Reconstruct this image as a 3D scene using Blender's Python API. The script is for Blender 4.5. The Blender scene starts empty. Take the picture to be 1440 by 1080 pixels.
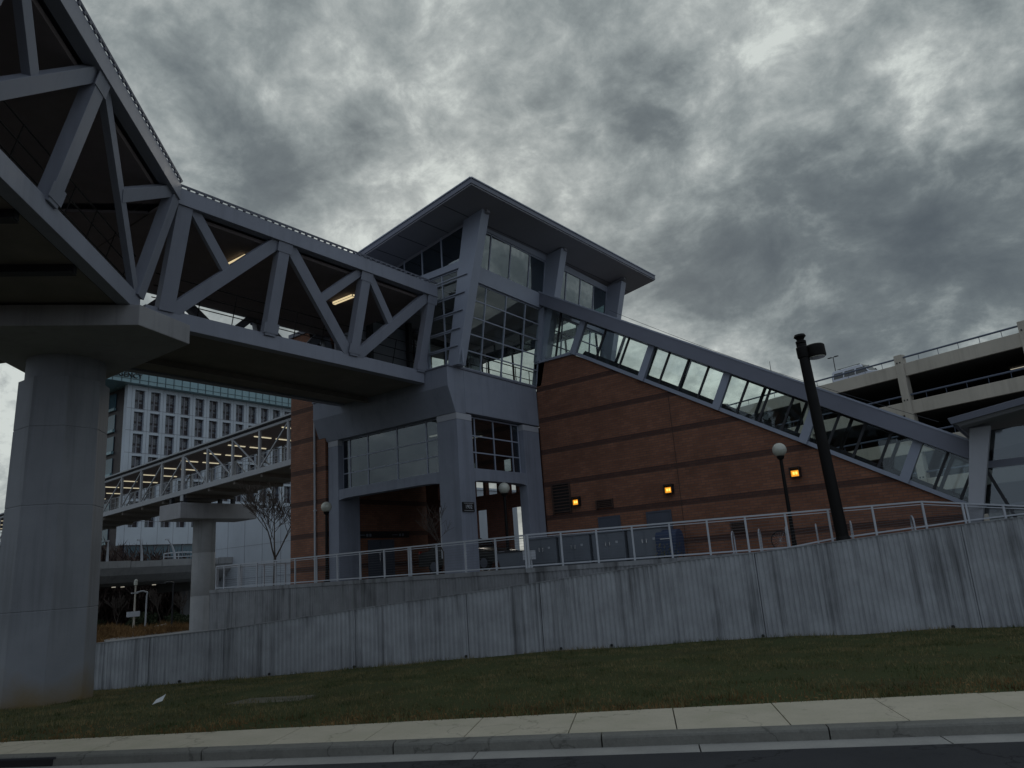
import bpy, bmesh, math, random
from mathutils import Vector, Matrix, noise
random.seed(7)
V = Vector
sc = bpy.context.scene
COL = sc.collection
PI = math.pi

# ------------------------------------------------------------------ materials
def newmat(name):
    m = bpy.data.materials.new(name); m.use_nodes = True
    nt = m.node_tree; nt.nodes.clear()
    out = nt.nodes.new('ShaderNodeOutputMaterial')
    return m, nt, out
def N(nt, t, **kw):
    n = nt.nodes.new(t)
    for k, v in kw.items():
        if k in n.inputs: n.inputs[k].default_value = v
        else: setattr(n, k, v)
    return n
def math_(nt, op, a, b=None, c=None):
    n = nt.nodes.new('ShaderNodeMath'); n.operation = op
    for i, x in enumerate((a, b, c)):
        if x is None: continue
        if isinstance(x, (int, float)): n.inputs[i].default_value = x
        else: nt.links.new(x, n.inputs[i])
    return n.outputs[0]
def posvec(nt, scale=(1, 1, 1)):
    g = nt.nodes.new('ShaderNodeNewGeometry')
    mp = nt.nodes.new('ShaderNodeMapping'); mp.inputs['Scale'].default_value = scale
    nt.links.new(g.outputs['Position'], mp.inputs['Vector'])
    return mp.outputs[0]
def noise_(nt, vec, scale, detail=5, rough=.55, dist=0):
    n = N(nt, 'ShaderNodeTexNoise', Scale=scale, Detail=detail, Roughness=rough, Distortion=dist)
    nt.links.new(vec, n.inputs['Vector']); return n.outputs['Fac']
def ramp(nt, fac, stops):
    r = nt.nodes.new('ShaderNodeValToRGB'); e = r.color_ramp.elements
    while len(e) < len(stops): e.new(.5)
    for el, (p, c) in zip(e, stops):
        el.position = p; el.color = (*c, 1) if len(c) == 3 else c
    nt.links.new(fac, r.inputs[0]); return r.outputs[0]
def mixc(nt, fac, a, b, mode='MIX'):
    m = nt.nodes.new('ShaderNodeMix'); m.data_type = 'RGBA'; m.blend_type = mode
    for i, x in ((0, fac), (6, a), (7, b)):
        if isinstance(x, (int, float)): m.inputs[i].default_value = x
        elif isinstance(x, tuple): m.inputs[i].default_value = (*x, 1)
        else: nt.links.new(x, m.inputs[i])
    return m.outputs[2]
def mul(c, k): return tuple(min(1, x * k) for x in c)

def pm(name, col, rough=.75, var=.18, vs=1.3, bump=.15, bs=35, metal=0, streak=0, stain=None, spec=.4, big=.12):
    """painted / concrete / metal surface: two scales of mottling, optional vertical run marks, fine bump"""
    m, nt, out = newmat(name)
    b = N(nt, 'ShaderNodeBsdfPrincipled', Roughness=rough, Metallic=metal)
    b.inputs['Specular IOR Level'].default_value = spec
    p = posvec(nt)
    n1 = noise_(nt, p, vs, 6, .6)
    n2 = noise_(nt, p, .22, 3, .5)
    c = ramp(nt, n1, [(.25, mul(col, 1 - var)), (.75, mul(col, 1 + var))])
    c = mixc(nt, 1.0, c, ramp(nt, n2, [(.3, (1 - big,) * 3), (.7, (1, 1, 1))]), 'MULTIPLY')
    if streak:
        ps = posvec(nt, (3.2, 3.2, .16))
        s = noise_(nt, ps, 1.0, 5, .65)
        s2 = noise_(nt, posvec(nt, (.5, .5, .35)), 1.0, 3, .5)
        s = math_(nt, 'ADD', s, math_(nt, 'MULTIPLY', math_(nt, 'SUBTRACT', s2, .5), .5))
        sm = ramp(nt, s, [(.5, (1, 1, 1)), (.72, (1 - streak,) * 3)])
        c = mixc(nt, 1.0, c, sm, 'MULTIPLY')
    if stain:
        zc, zw, scol = stain
        g = nt.nodes.new('ShaderNodeNewGeometry'); sx = nt.nodes.new('ShaderNodeSeparateXYZ')
        nt.links.new(g.outputs['Position'], sx.inputs[0])
        f = math_(nt, 'DIVIDE', math_(nt, 'SUBTRACT', zc, sx.outputs[2]), zw)
        f = math_(nt, 'ADD', f, math_(nt, 'MULTIPLY', math_(nt, 'SUBTRACT', n1, .5), 1.6))
        cl = nt.nodes.new('ShaderNodeClamp'); nt.links.new(f, cl.inputs[0])
        c = mixc(nt, cl.outputs[0], c, scol)
    nt.links.new(c, b.inputs['Base Color'])
    if bump:
        bn = N(nt, 'ShaderNodeBump', Strength=bump, Distance=.02)
        nt.links.new(noise_(nt, p, bs, 4, .6), bn.inputs['Height'])
        nt.links.new(bn.outputs[0], b.inputs['Normal'])
    rr = ramp(nt, n1, [(.3, (max(0, rough - .08),) * 3), (.7, (min(1, rough + .08),) * 3)])
    nt.links.new(rr, b.inputs['Roughness'])
    nt.links.new(b.outputs[0], out.inputs[0]); return m

def emat(name, col, st):
    m, nt, out = newmat(name)
    e = N(nt, 'ShaderNodeEmission', Color=(*col, 1), Strength=st)
    nt.links.new(e.outputs[0], out.inputs[0]); return m

def glass(name, tint, refl=.1, rough=.02, ripple=.0):
    m, nt, out = newmat(name)
    t = N(nt, 'ShaderNodeBsdfTransparent', Color=(*tint, 1))
    g = N(nt, 'ShaderNodeBsdfGlossy', Color=(.9, .95, 1, 1), Roughness=rough)
    fr = nt.nodes.new('ShaderNodeLayerWeight')
    f = math_(nt, 'ADD', math_(nt, 'MULTIPLY', math_(nt, 'POWER', fr.outputs['Facing'], 4.0), .7), refl)
    mx = nt.nodes.new('ShaderNodeMixShader')
    nt.links.new(f, mx.inputs[0]); nt.links.new(t.outputs[0], mx.inputs[1]); nt.links.new(g.outputs[0], mx.inputs[2])
    if ripple:
        bn = N(nt, 'ShaderNodeBump', Strength=ripple, Distance=.05)
        nt.links.new(noise_(nt, posvec(nt), .7, 2), bn.inputs['Height'])
        nt.links.new(bn.outputs[0], g.inputs['Normal'])
    nt.links.new(mx.outputs[0], out.inputs[0]); return m

def brickmat(name, c1, c2, mort, band, bands=True):
    m, nt, out = newmat(name)
    b = N(nt, 'ShaderNodeBsdfPrincipled', Roughness=.85)
    g = nt.nodes.new('ShaderNodeNewGeometry'); s = nt.nodes.new('ShaderNodeSeparateXYZ')
    nt.links.new(g.outputs['Position'], s.inputs[0])
    cx = nt.nodes.new('ShaderNodeCombineXYZ')
    nt.links.new(math_(nt, 'ADD', s.outputs[0], s.outputs[1]), cx.inputs[0]); nt.links.new(s.outputs[2], cx.inputs[1])
    br = N(nt, 'ShaderNodeTexBrick', Scale=1.0)
    br.inputs['Brick Width'].default_value = .30; br.inputs['Row Height'].default_value = .10
    br.inputs['Mortar Size'].default_value = .012; br.inputs['Mortar Smooth'].default_value = .3
    br.inputs['Color1'].default_value = (*c1, 1); br.inputs['Color2'].default_value = (*c2, 1)
    br.inputs['Mortar'].default_value = (*mort, 1)
    nt.links.new(cx.outputs[0], br.inputs['Vector'])
    n1 = noise_(nt, g.outputs['Position'], 1.1, 5, .6)
    c = mixc(nt, 1.0, br.outputs['Color'], ramp(nt, n1, [(.3, (.78,) * 3), (.7, (1.15,) * 3)]), 'MULTIPLY')
    if bands:
        f = math_(nt, 'FRACT', math_(nt, 'DIVIDE', math_(nt, 'SUBTRACT', s.outputs[2], 3.03 - .12), 1.5))
        k = math_(nt, 'LESS_THAN', f, .15)
        c2_ = mixc(nt, 1.0, br.outputs['Color'], band, 'MULTIPLY')
        c = mixc(nt, k, c, c2_)
    nt.links.new(c, b.inputs['Base Color'])
    bn = N(nt, 'ShaderNodeBump', Strength=.5, Distance=.01, invert=True)
    nt.links.new(br.outputs['Fac'], bn.inputs['Height']); nt.links.new(bn.outputs[0], b.inputs['Normal'])
    nt.links.new(b.outputs[0], out.inputs[0]); return m

def groundmat(name, stops, sc1, sc2=18, bump=.5, rough=.95, crack=0):
    m, nt, out = newmat(name)
    b = N(nt, 'ShaderNodeBsdfPrincipled', Roughness=rough)
    b.inputs['Specular IOR Level'].default_value = .15
    p = posvec(nt)
    n1 = noise_(nt, p, sc1, 6, .62); n2 = noise_(nt, p, sc2, 5, .7)
    f = math_(nt, 'ADD', math_(nt, 'MULTIPLY', n1, .6), math_(nt, 'MULTIPLY', n2, .4))
    gc = ramp(nt, f, stops)
    if crack:
        wv = nt.nodes.new('ShaderNodeVectorMath'); wv.operation = 'ADD'; nt.links.new(p, wv.inputs[0])
        wn_ = N(nt, 'ShaderNodeTexNoise', Scale=2.2, Detail=5); nt.links.new(p, wn_.inputs['Vector']); nt.links.new(wn_.outputs['Color'], wv.inputs[1])
        vo = N(nt, 'ShaderNodeTexVoronoi', Scale=.42); vo.feature = 'DISTANCE_TO_EDGE'; nt.links.new(wv.outputs[0], vo.inputs['Vector'])
        gc = mixc(nt, 1.0, gc, ramp(nt, vo.outputs['Distance'], [(.0, (1 - crack,) * 3), (.012, (1, 1, 1))]), 'MULTIPLY')
        sp = noise_(nt, p, 7, 3, .5)
        gc = mixc(nt, 1.0, gc, ramp(nt, sp, [(.62, (1, 1, 1)), (.74, (1 - crack * .6,) * 3)]), 'MULTIPLY')
    nt.links.new(gc, b.inputs['Base Color'])
    bn = N(nt, 'ShaderNodeBump', Strength=bump, Distance=.03); nt.links.new(n2, bn.inputs['Height'])
    nt.links.new(bn.outputs[0], b.inputs['Normal']); nt.links.new(b.outputs[0], out.inputs[0]); return m

M = {}
M['pier'] = pm('pier_concrete', (.265, .275, .30), .85, .12, .9, .25, 30, streak=.22, stain=(.70, 1.0, (.20, .145, .07)))
M['cap'] = pm('cap_concrete', (.34, .335, .345), .85, .12, 1.1, .2, 30, streak=.2)
M['pier2'] = pm('second_pier_concrete', (.33, .33, .33), .85, .12, 1.1, .2, 30, streak=.2)
M['tower'] = pm('tower_concrete', (.26, .28, .34), .8, .1, 1.4, .15, 40, streak=.18)
M['joint'] = pm('light_joint', (.42, .43, .47), .8, .05, 2, 0)
M['wall'] = pm('fluted_concrete', (.375, .385, .405), .9, .2, 1.6, .3, 30, streak=.6)
M['wallup'] = pm('upper_wall_concrete', (.27, .275, .285), .9, .2, 1.6, .3, 30, streak=.62)
M['walldark'] = pm('dark_joint', (.06, .06, .06), .95, .1, 2, 0)  # dark backing set in the gaps between wall panels
M['steel'] = pm('bridge_paint', (.27, .285, .345), .55, .07, 1.2, .04, 20, spec=.35, streak=.12)
M['steel2'] = pm('tower_paint', (.33, .36, .44), .5, .06, 1.5, .03, 20, spec=.35)
M['roofsteel'] = pm('roof_paint', (.19, .20, .25), .55, .08, 1.2, .03, 20)
M['soffit'] = pm('soffit_panels', (.30, .30, .335), .7, .07, .8, .05, 15)
M['ceil'] = pm('dark_ceiling', (.26, .22, .225), .9, .12, 2, 0)
M['dark'] = pm('dark_steel', (.035, .036, .042), .6, .1, 2, 0)
M['deckund'] = pm('deck_underside', (.21, .19, .17), .9, .2, 1.0, .1, 20)
M['porchceil'] = pm('porch_ceiling_paint', (.12, .12, .125), .8, .1, 1, 0)
M['white'] = pm('galvanised_rail', (.48, .50, .54), .5, .06, 4, 0)
M['galv'] = pm('painted_truss', (.36, .37, .39), .5, .06, 2, 0)
M['wire'] = pm('railing_wire', (.16, .165, .18), .5, .06, 4, 0)
M['whitewall'] = pm('pale_panel', (.46, .50, .55), .8, .06, .4, .05, 8, streak=.08)
M['hotelwall'] = pm('hotel_precast', (.53, .58, .635), .8, .06, .3, 0)
M['teal'] = pm('crown_glass_panel', (.22, .36, .40), .25, .1, .25, 0, spec=.7)
M['tealdark'] = pm('crown_mullion', (.05, .08, .09), .5, .1, 1, 0)
M['hglass'] = pm('hotel_glass', (.045, .055, .075), .12, .3, .35, 0, spec=.8)
M['hglass2'] = pm('hotel_glass_teal', (.05, .11, .15), .12, .35, .3, 0, spec=.8)
M['hblack'] = pm('hotel_spandrel', (.03, .022, .026), .5, .2, 1, 0)
M['hframe'] = pm('hotel_window_frame', (.22, .22, .25), .5, .05, 1, 0)
M['garage'] = pm('garage_precast', (.47, .43, .365), .85, .08, .5, .1, 10, streak=.15)
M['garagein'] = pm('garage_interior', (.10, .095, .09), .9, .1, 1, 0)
M['bluerail'] = pm('blue_grey_rail', (.10, .12, .17), .5, .06, 2, 0)
M['brick'] = brickmat('red_brick', (.275, .118, .068), (.215, .088, .050), (.125, .085, .070), (.40, .42, .50))
M['brickplain'] = brickmat('red_brick_plain', (.24, .10, .07), (.19, .08, .055), (.11, .08, .07), (.4, .4, .5), False)
M['black'] = pm('black_metal', (.012, .012, .014), .45, .1, 3, 0, spec=.5)
M['lamppaint'] = pm('dark_bronze_paint', (.007, .006, .006), .6, .1, 3, 0, spec=.2)
M['globe'] = pm('globe_acrylic', (.52, .52, .45), .18, .04, 8, 0, spec=.7)
M['rubber'] = pm('rubber', (.015, .015, .015), .85, .1, 3, 0)
M['chrome'] = pm('bright_metal', (.6, .6, .62), .25, .03, 3, 0, metal=.9)
M['doorgrey'] = pm('slate_door_paint', (.09, .10, .13), .5, .06, 3, 0)
M['cab'] = pm('cabinet_grey_paint', (.165, .185, .215), .5, .12, 1.5, .05, 30)
M['louver'] = pm('louvre_brown', (.075, .045, .035), .6, .1, 3, 0)
M['bluebin'] = pm('blue_paint', (.035, .055, .11), .5, .1, 2, 0)
M['vanwhite'] = pm('white_car_paint', (.55, .58, .66), .3, .03, 1, 0, spec=.6)
M['carglass'] = pm('dark_car_glass', (.02, .025, .03), .08, .1, 1, 0, spec=.9)
M['carblack'] = pm('black_car_paint', (.006, .006, .007), .4, .1, 1, 0, spec=.35)
M['red'] = pm('red_lens', (.35, .02, .01), .3, .05, 3, 0)
M['asphalt'] = groundmat('asphalt', [(.3, (.040, .041, .045)), (.7, (.062, .062, .066))], .7, 60, .35, crack=.45)
M['gutter'] = groundmat('gutter_concrete', [(.3, (.27, .265, .25)), (.7, (.40, .385, .36))], 1.2, 25, .2)
M['kerb'] = groundmat('kerb_concrete', [(.3, (.15, .145, .13)), (.7, (.24, .235, .21))], 1.5, 25, .3, crack=.4)
M['slab'] = groundmat('worn_slab', [(.3, (.085, .08, .06)), (.5, (.14, .13, .10)), (.7, (.19, .18, .15))], 2.2, 20, .4)
M['walk'] = groundmat('pavement_concrete', [(.3, (.44, .41, .30)), (.5, (.51, .46, .36)), (.7, (.58, .52, .41))], 1.6, 26, .2, crack=.28)
M['seam'] = pm('pavement_seam', (.075, .07, .06), .95, .2, 2, 0)
M['soil'] = groundmat('turf', [(.28, (.085, .062, .036)), (.42, (.062, .062, .026)), (.56, (.055, .068, .026)), (.72, (.14, .115, .055))], .5, 14, .8)
M['land'] = groundmat('far_ground', [(.3, (.05, .045, .035)), (.7, (.085, .075, .05))], .12, 3, .4)
M['terrace'] = groundmat('terrace_paving', [(.3, (.16, .155, .15)), (.7, (.24, .23, .22))], 1, 20, .2)
M['path'] = groundmat('path_concrete', [(.3, (.22, .215, .21)), (.7, (.32, .31, .30))], 1, 20, .2)
M['bark'] = pm('bark', (.085, .068, .058), .9, .25, 8, .3, 40)
M['paper'] = pm('litter_paper', (.72, .74, .76), .7, .05, 12, 0)
M['lit'] = emat('fluorescent_lit', (1, .90, .62), .85)
M['litdim'] = emat('fluorescent_warm', (1, .80, .46), 1.1)
M['amber'] = emat('sodium_lamp', (1, .38, .03), 1.5)
M['amber2'] = emat('sodium_core', (1, .62, .12), 2.6)
M['winlit'] = emat('lit_fixture', (1, .93, .75), .55)
M['glass'] = glass('clear_greenish_glass', (.92, .95, .94), .035, .02)
M['glassdark'] = glass('grey_glass', (.48, .53, .55), .10, .03, .12)
M['glassup'] = glass('clerestory_glass', (.36, .46, .48), .20, .03, .2)

def foliage(name, a, b):
    m, nt, out = newmat(name)
    bs = N(nt, 'ShaderNodeBsdfPrincipled', Roughness=.85); bs.inputs['Specular IOR Level'].default_value = .1
    p = posvec(nt); f = math_(nt, 'ADD', math_(nt, 'MULTIPLY', noise_(nt, p, .9, 4), .55), math_(nt, 'MULTIPLY', noise_(nt, p, 9, 3), .45))
    nt.links.new(ramp(nt, f, [(.40, a), (.58, b)]), bs.inputs['Base Color'])
    nt.links.new(bs.outputs[0], out.inputs[0]); return m
M['grass'] = foliage('grass_blades', (.045, .066, .024), (.235, .19, .095))
M['drygrass'] = foliage('dry_grass', (.10, .055, .025), (.24, .14, .06))
M['shrub'] = foliage('shrub_leaves', (.022, .032, .018), (.06, .07, .04))
M['twigs'] = foliage('twiggy_scrub', (.035, .028, .027), (.085, .06, .052))

# ------------------------------------------------------------------ geometry
class MB:
    def __init__(s): s.v = []; s.f = []; s.m = []
    def poly(s, pts, mi=0):
        i = len(s.v); s.v += [tuple(p) for p in pts]; s.f.append(tuple(range(i, i + len(pts)))); s.m.append(mi); return s
    def hexa(s, p, mi=0):           # 8 pts: bottom ring 0-3, top ring 4-7
        i = len(s.v); s.v += [tuple(q) for q in p]
        for f in ((3, 2, 1, 0), (4, 5, 6, 7), (0, 1, 5, 4), (1, 2, 6, 5), (2, 3, 7, 6), (3, 0, 4, 7)):
            s.f.append(tuple(i + k for k in f)); s.m.append(mi)
        return s
    def box(s, x0, x1, y0, y1, z0, z1, mi=0):
        x0, x1 = sorted((x0, x1)); y0, y1 = sorted((y0, y1)); z0, z1 = sorted((z0, z1))
        return s.hexa([(x0, y0, z0), (x1, y0, z0), (x1, y1, z0), (x0, y1, z0), (x0, y0, z1), (x1, y0, z1), (x1, y1, z1), (x0, y1, z1)], mi)
    def obox(s, c, ax, ay, az, mi=0):   # centre + three half-axis vectors
        c, ax, ay, az = V(c), V(ax), V(ay), V(az)
        return s.hexa([c - ax - ay - az, c + ax - ay - az, c + ax + ay - az, c - ax + ay - az, c - ax - ay + az, c + ax - ay + az, c + ax + ay + az, c - ax + ay + az], mi)
    def beam(s, p, q, w, h, up=(0, 0, 1), mi=0, ext=0):   # w across, h along up
        p, q = V(p), V(q); d = (q - p); L = d.length; d.normalize()
        side = d.cross(V(up)).normalized(); u = side.cross(d).normalized()
        return s.obox((p + q) / 2, d * (L / 2 + ext), side * (w / 2), u * (h / 2), mi)
    def prism(s, pts, vec, mi=0):
        vec = V(vec); n = len(pts); i = len(s.v)
        s.v += [tuple(p) for p in pts] + [tuple(V(p) + vec) for p in pts]
        s.f.append(tuple(i + k for k in range(n))[::-1]); s.m.append(mi)
        s.f.append(tuple(i + n + k for k in range(n))); s.m.append(mi)
        for k in range(n):
            j = (k + 1) % n; s.f.append((i + k, i + j, i + n + j, i + n + k)); s.m.append(mi)
        return s
    def tube(s, p, q, r, r2=None, n=10, cap=True, mi=0):
        p, q = V(p), V(q); r2 = r if r2 is None else r2
        d = (q - p).normalized(); a = d.orthogonal().normalized(); b = d.cross(a); i = len(s.v)
        for c, rr in ((p, r), (q, r2)):
            for k in range(n):
                t = 2 * PI * k / n; s.v.append(tuple(c + a * math.cos(t) * rr + b * math.sin(t) * rr))
        for k in range(n):
            j = (k + 1) % n; s.f.append((i + k, i + j, i + n + j, i + n + k)); s.m.append(mi)
        if cap:
            s.f.append(tuple(i + k for k in range(n))[::-1]); s.m.append(mi)
            s.f.append(tuple(i + n + k for k in range(n))); s.m.append(mi)
        return s
    def path(s, pts, r, n=8, mi=0):
        for a, b in zip(pts, pts[1:]): s.tube(a, b, r, r, n, True, mi)
        return s
    def lathe(s, c, prof, n=20, mi=0, axis=(0, 0, 1)):
        c = V(c); d = V(axis).normalized(); a = d.orthogonal().normalized(); b = d.cross(a); i = len(s.v); m = len(prof)
        for r, z in prof:
            for k in range(n):
                t = 2 * PI * k / n; s.v.append(tuple(c + d * z + (a * math.cos(t) + b * math.sin(t)) * r))
        for h in range(m - 1):
            for k in range(n):
                j = (k + 1) % n; s.f.append((i + h * n + k, i + h * n + j, i + (h + 1) * n + j, i + (h + 1) * n + k)); s.m.append(mi)
        s.f.append(tuple(i + k for k in range(n))[::-1]); s.m.append(mi)
        s.f.append(tuple(i + (m - 1) * n + k for k in range(n))); s.m.append(mi)
        return s
    def grid(s, rows, mi=0):
        i = len(s.v); w = len(rows[0])
        for r in rows: s.v += [tuple(p) for p in r]
        for a in range(len(rows) - 1):
            for b in range(w - 1):
                s.f.append((i + a * w + b, i + a * w + b + 1, i + (a + 1) * w + b + 1, i + (a + 1) * w + b)); s.m.append(mi)
        return s
ORG = {}
def build(mb, name, mats, parent=None, bevel=0, smooth=False, recalc=True):
    o0 = ORG.get(parent.name, V((0, 0, 0))) if parent else V((0, 0, 0))
    me = bpy.data.meshes.new(name)
    me.from_pydata([(x - o0.x, y - o0.y, z - o0.z) for x, y, z in mb.v], [], mb.f)
    if not isinstance(mats, (list, tuple)): mats = [mats]
    for m in mats: me.materials.append(M[m] if isinstance(m, str) else m)
    me.polygons.foreach_set('material_index', mb.m)
    if recalc:
        bm = bmesh.new(); bm.from_mesh(me); bmesh.ops.recalc_face_normals(bm, faces=bm.faces); bm.to_mesh(me); bm.free()
    if smooth: me.polygons.foreach_set('use_smooth', [True] * len(me.polygons))
    o = bpy.data.objects.new(name, me); COL.objects.link(o)
    if parent: o.parent = parent; ORG[o.name] = o0
    if bevel:
        b = o.modifiers.new('edge', 'BEVEL'); b.width = bevel; b.segments = 2; b.limit_method = 'ANGLE'
    if smooth and not bevel:
        try: me.set_sharp_from_angle(angle=.7)
        except Exception: pass
    return o
def tag(o, label, cat, group=None):
    o['label'] = label; o['category'] = cat
    if group: o['group'] = group
    return o
def thing(name, label, cat, loc, group=None):
    o = bpy.data.objects.new(name, None); COL.objects.link(o); o.location = loc; o.empty_display_size = .3
    ORG[o.name] = V(loc); return tag(o, label, cat, group)
def struct(name, mb, mat, kind='structure', **kw):
    o = build(mb, name, mat, **kw); o['kind'] = kind; return o
def copy_tree(o, parent=None):
    c = o.copy(); COL.objects.link(c)
    if parent: c.parent = parent
    for ch in list(o.children): copy_tree(ch, c)
    return c

# wall-aligned frame: u runs along the street, n points away from it
U = V((.889, .457, 0)).normalized(); NN = V((-U.y, U.x, 0))
def wp(u, c, z=0.0):                        # u measured from the terrace corner
    o = V((-14.8, 20.5, 0)); o = o - NN * (o.dot(NN))
    p = o + U * u + NN * c; return V((p.x, p.y, z))
CF = 24.44                                   # street face of the long retaining wall

# ------------------------------------------------------------------ camera
W_, H_ = 1440, 1080
pitch, roll, yaw, f = 0.24401153, -0.07145316, -0.62751579, 1028.39
fwd = V((math.sin(yaw) * math.cos(pitch), math.cos(yaw) * math.cos(pitch), math.sin(pitch)))
rt = V((math.cos(yaw), -math.sin(yaw), 0)); up = rt.cross(fwd)
R = math.cos(roll) * rt + math.sin(roll) * up; UP = -math.sin(roll) * rt + math.cos(roll) * up
cam = bpy.data.cameras.new('camera'); co = bpy.data.objects.new('camera', cam); COL.objects.link(co)
cam.sensor_width = 36; cam.lens = f / W_ * 36; cam.clip_end = 5000; cam.clip_start = .1
co.matrix_world = Matrix(((R.x, UP.x, -fwd.x, 0), (R.y, UP.y, -fwd.y, 0), (R.z, UP.z, -fwd.z, 2.5), (0, 0, 0, 1)))
sc.camera = co

# ------------------------------------------------------------------ sky and light
wd = bpy.data.worlds.new('World'); sc.world = wd; wd.use_nodes = True
nt = wd.node_tree; nt.nodes.clear(); out = nt.nodes.new('ShaderNodeOutputWorld')
SUN_EL, SUN_AZ = math.radians(24), math.radians(-38)      # azimuth from +Y towards +X
sky = nt.nodes.new('ShaderNodeTexSky'); sky.sky_type = 'NISHITA'; sky.sun_disc = False
sky.sun_elevation = SUN_EL; sky.sun_rotation = SUN_AZ
bgs = N(nt, 'ShaderNodeBackground', Strength=.06); nt.links.new(sky.outputs[0], bgs.inputs[0])
tc = nt.nodes.new('ShaderNodeTexCoord'); D = tc.outputs['Generated']
nrm = nt.nodes.new('ShaderNodeVectorMath'); nrm.operation = 'NORMALIZE'; nt.links.new(D, nrm.inputs[0]); D = nrm.outputs[0]
sx = nt.nodes.new('ShaderNodeSeparateXYZ'); nt.links.new(D, sx.inputs[0])
zz = math_(nt, 'ADD', math_(nt, 'MAXIMUM', sx.outputs[2], 0.0), .50)
cv = nt.nodes.new('ShaderNodeCombineXYZ')
nt.links.new(math_(nt, 'DIVIDE', sx.outputs[0], zz), cv.inputs[0]); nt.links.new(math_(nt, 'DIVIDE', sx.outputs[1], zz), cv.inputs[1])
P2 = cv.outputs[0]
na = noise_(nt, P2, 2.2, 4, .5, .2)
nb = noise_(nt, P2, 6.2, 10, .60, .30)
nc = noise_(nt, P2, 17.0, 10, .66, .25)
wn = N(nt, 'ShaderNodeTexNoise', Scale=5.5, Detail=6, Roughness=.62); nt.links.new(D, wn.inputs['Vector'])
ws = nt.nodes.new('ShaderNodeVectorMath'); ws.operation = 'SUBTRACT'; nt.links.new(wn.outputs['Color'], ws.inputs[0]); ws.inputs[1].default_value = (.5, .5, .5)
wk = nt.nodes.new('ShaderNodeVectorMath'); wk.operation = 'SCALE'; nt.links.new(ws.outputs[0], wk.inputs[0]); wk.inputs['Scale'].default_value = .16
wa = nt.nodes.new('ShaderNodeVectorMath'); wa.operation = 'ADD'; nt.links.new(D, wa.inputs[0]); nt.links.new(wk.outputs[0], wa.inputs[1])
DW = wa.outputs[0]
BL = [(-.13, .935, .345, .13, 1.0), (-.232, .90, .360, .12, .95), (-.058, .95, .30, .10, .8), (-.31, .88, .345, .07, .6), (-.323, .770, .550, .062, 1.1), (-.703, .432, .565, .08, .5),
      (-.598, .574, .559, .045, .8), (-.702, .512, .494, .08, .55), (-.754, .428, .499, .06, .3), (.042, .856, .515, .13, .3), (-.447, .691, .568, .055, .4),
      (-.316, .893, .322, .055, .4), (-.736, .305, .604, .058, .1), (-.460, .625, .630, .14, -.15), (-.604, .615, .508, .06, -.3), (-.433, .757, .489, .09, -.25),
      (-.123, .866, .485, .15, -.75), (-.289, .912, .290, .07, -.6), (-.609, .515, .603, .06, -.5), (-.753, .390, .529, .08, -.7), (-.923, .323, .208, .12, -.7),
      (-.671, .600, .435, .07, -.6), (-.370, .898, .238, .09, -.8), (-.20, .95, .20, .10, -.3)]
tot = None
for x, y, z, r, w in BL:
    dn = nt.nodes.new('ShaderNodeVectorMath'); dn.operation = 'DISTANCE'; nt.links.new(DW, dn.inputs[0]); dn.inputs[1].default_value = (x, y, z)
    q = math_(nt, 'DIVIDE', dn.outputs['Value'], r * 1.25)
    g = math_(nt, 'MULTIPLY', math_(nt, 'EXPONENT', math_(nt, 'MULTIPLY', math_(nt, 'MULTIPLY', q, q), -1.0)), w)
    tot = g if tot is None else math_(nt, 'ADD', tot, g)
den = math_(nt, 'ADD', math_(nt, 'MULTIPLY', math_(nt, 'SUBTRACT', na, .5), .5), math_(nt, 'MULTIPLY', math_(nt, 'SUBTRACT', nb, .5), 2.1))
den = math_(nt, 'ADD', den, math_(nt, 'MULTIPLY', math_(nt, 'SUBTRACT', nc, .5), 1.15))
den = math_(nt, 'ADD', math_(nt, 'ADD', math_(nt, 'MULTIPLY', den, .92), math_(nt, 'MULTIPLY', math_(nt, 'MULTIPLY', tot, math_(nt, 'ADD', math_(nt, 'MULTIPLY', nb, 2.0), -.15)), .62)), .42)
den = math_(nt, 'SUBTRACT', 1.0, math_(nt, 'EXPONENT', math_(nt, 'MULTIPLY', math_(nt, 'MAXIMUM', den, 0.0), -1.35)))
cc = ramp(nt, den, [(0.0, (.70, .75, .72)), (.26, (.45, .49, .485)), (.48, (.295, .335, .340)), (.70, (.165, .195, .208)), (1.0, (.072, .09, .108))])
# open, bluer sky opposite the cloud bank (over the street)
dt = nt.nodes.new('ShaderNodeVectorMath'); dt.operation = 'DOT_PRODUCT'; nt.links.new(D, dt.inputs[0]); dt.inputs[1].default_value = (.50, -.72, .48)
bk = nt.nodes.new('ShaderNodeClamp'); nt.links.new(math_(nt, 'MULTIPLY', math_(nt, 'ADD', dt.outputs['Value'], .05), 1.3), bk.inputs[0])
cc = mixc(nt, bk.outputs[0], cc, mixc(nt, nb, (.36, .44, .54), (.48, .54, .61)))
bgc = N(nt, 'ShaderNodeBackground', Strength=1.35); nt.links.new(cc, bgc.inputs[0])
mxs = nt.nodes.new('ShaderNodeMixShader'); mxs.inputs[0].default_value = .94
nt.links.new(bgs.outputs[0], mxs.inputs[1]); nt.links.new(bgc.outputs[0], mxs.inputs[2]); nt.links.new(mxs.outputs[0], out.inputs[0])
sl = bpy.data.lights.new('sun', 'SUN'); sl.energy = .5; sl.angle = math.radians(14); sl.color = (1, .93, .82)
so = bpy.data.objects.new('sun', sl); COL.objects.link(so)
sd = V((math.sin(SUN_AZ) * math.cos(SUN_EL), math.cos(SUN_AZ) * math.cos(SUN_EL), math.sin(SUN_EL)))
so.rotation_euler = sd.to_track_quat('Z', 'Y').to_euler()
sc.view_settings.view_transform = 'Standard'; sc.view_settings.look = 'None'; sc.view_settings.gamma = 1
sc.view_settings.exposure = -0.58

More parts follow.
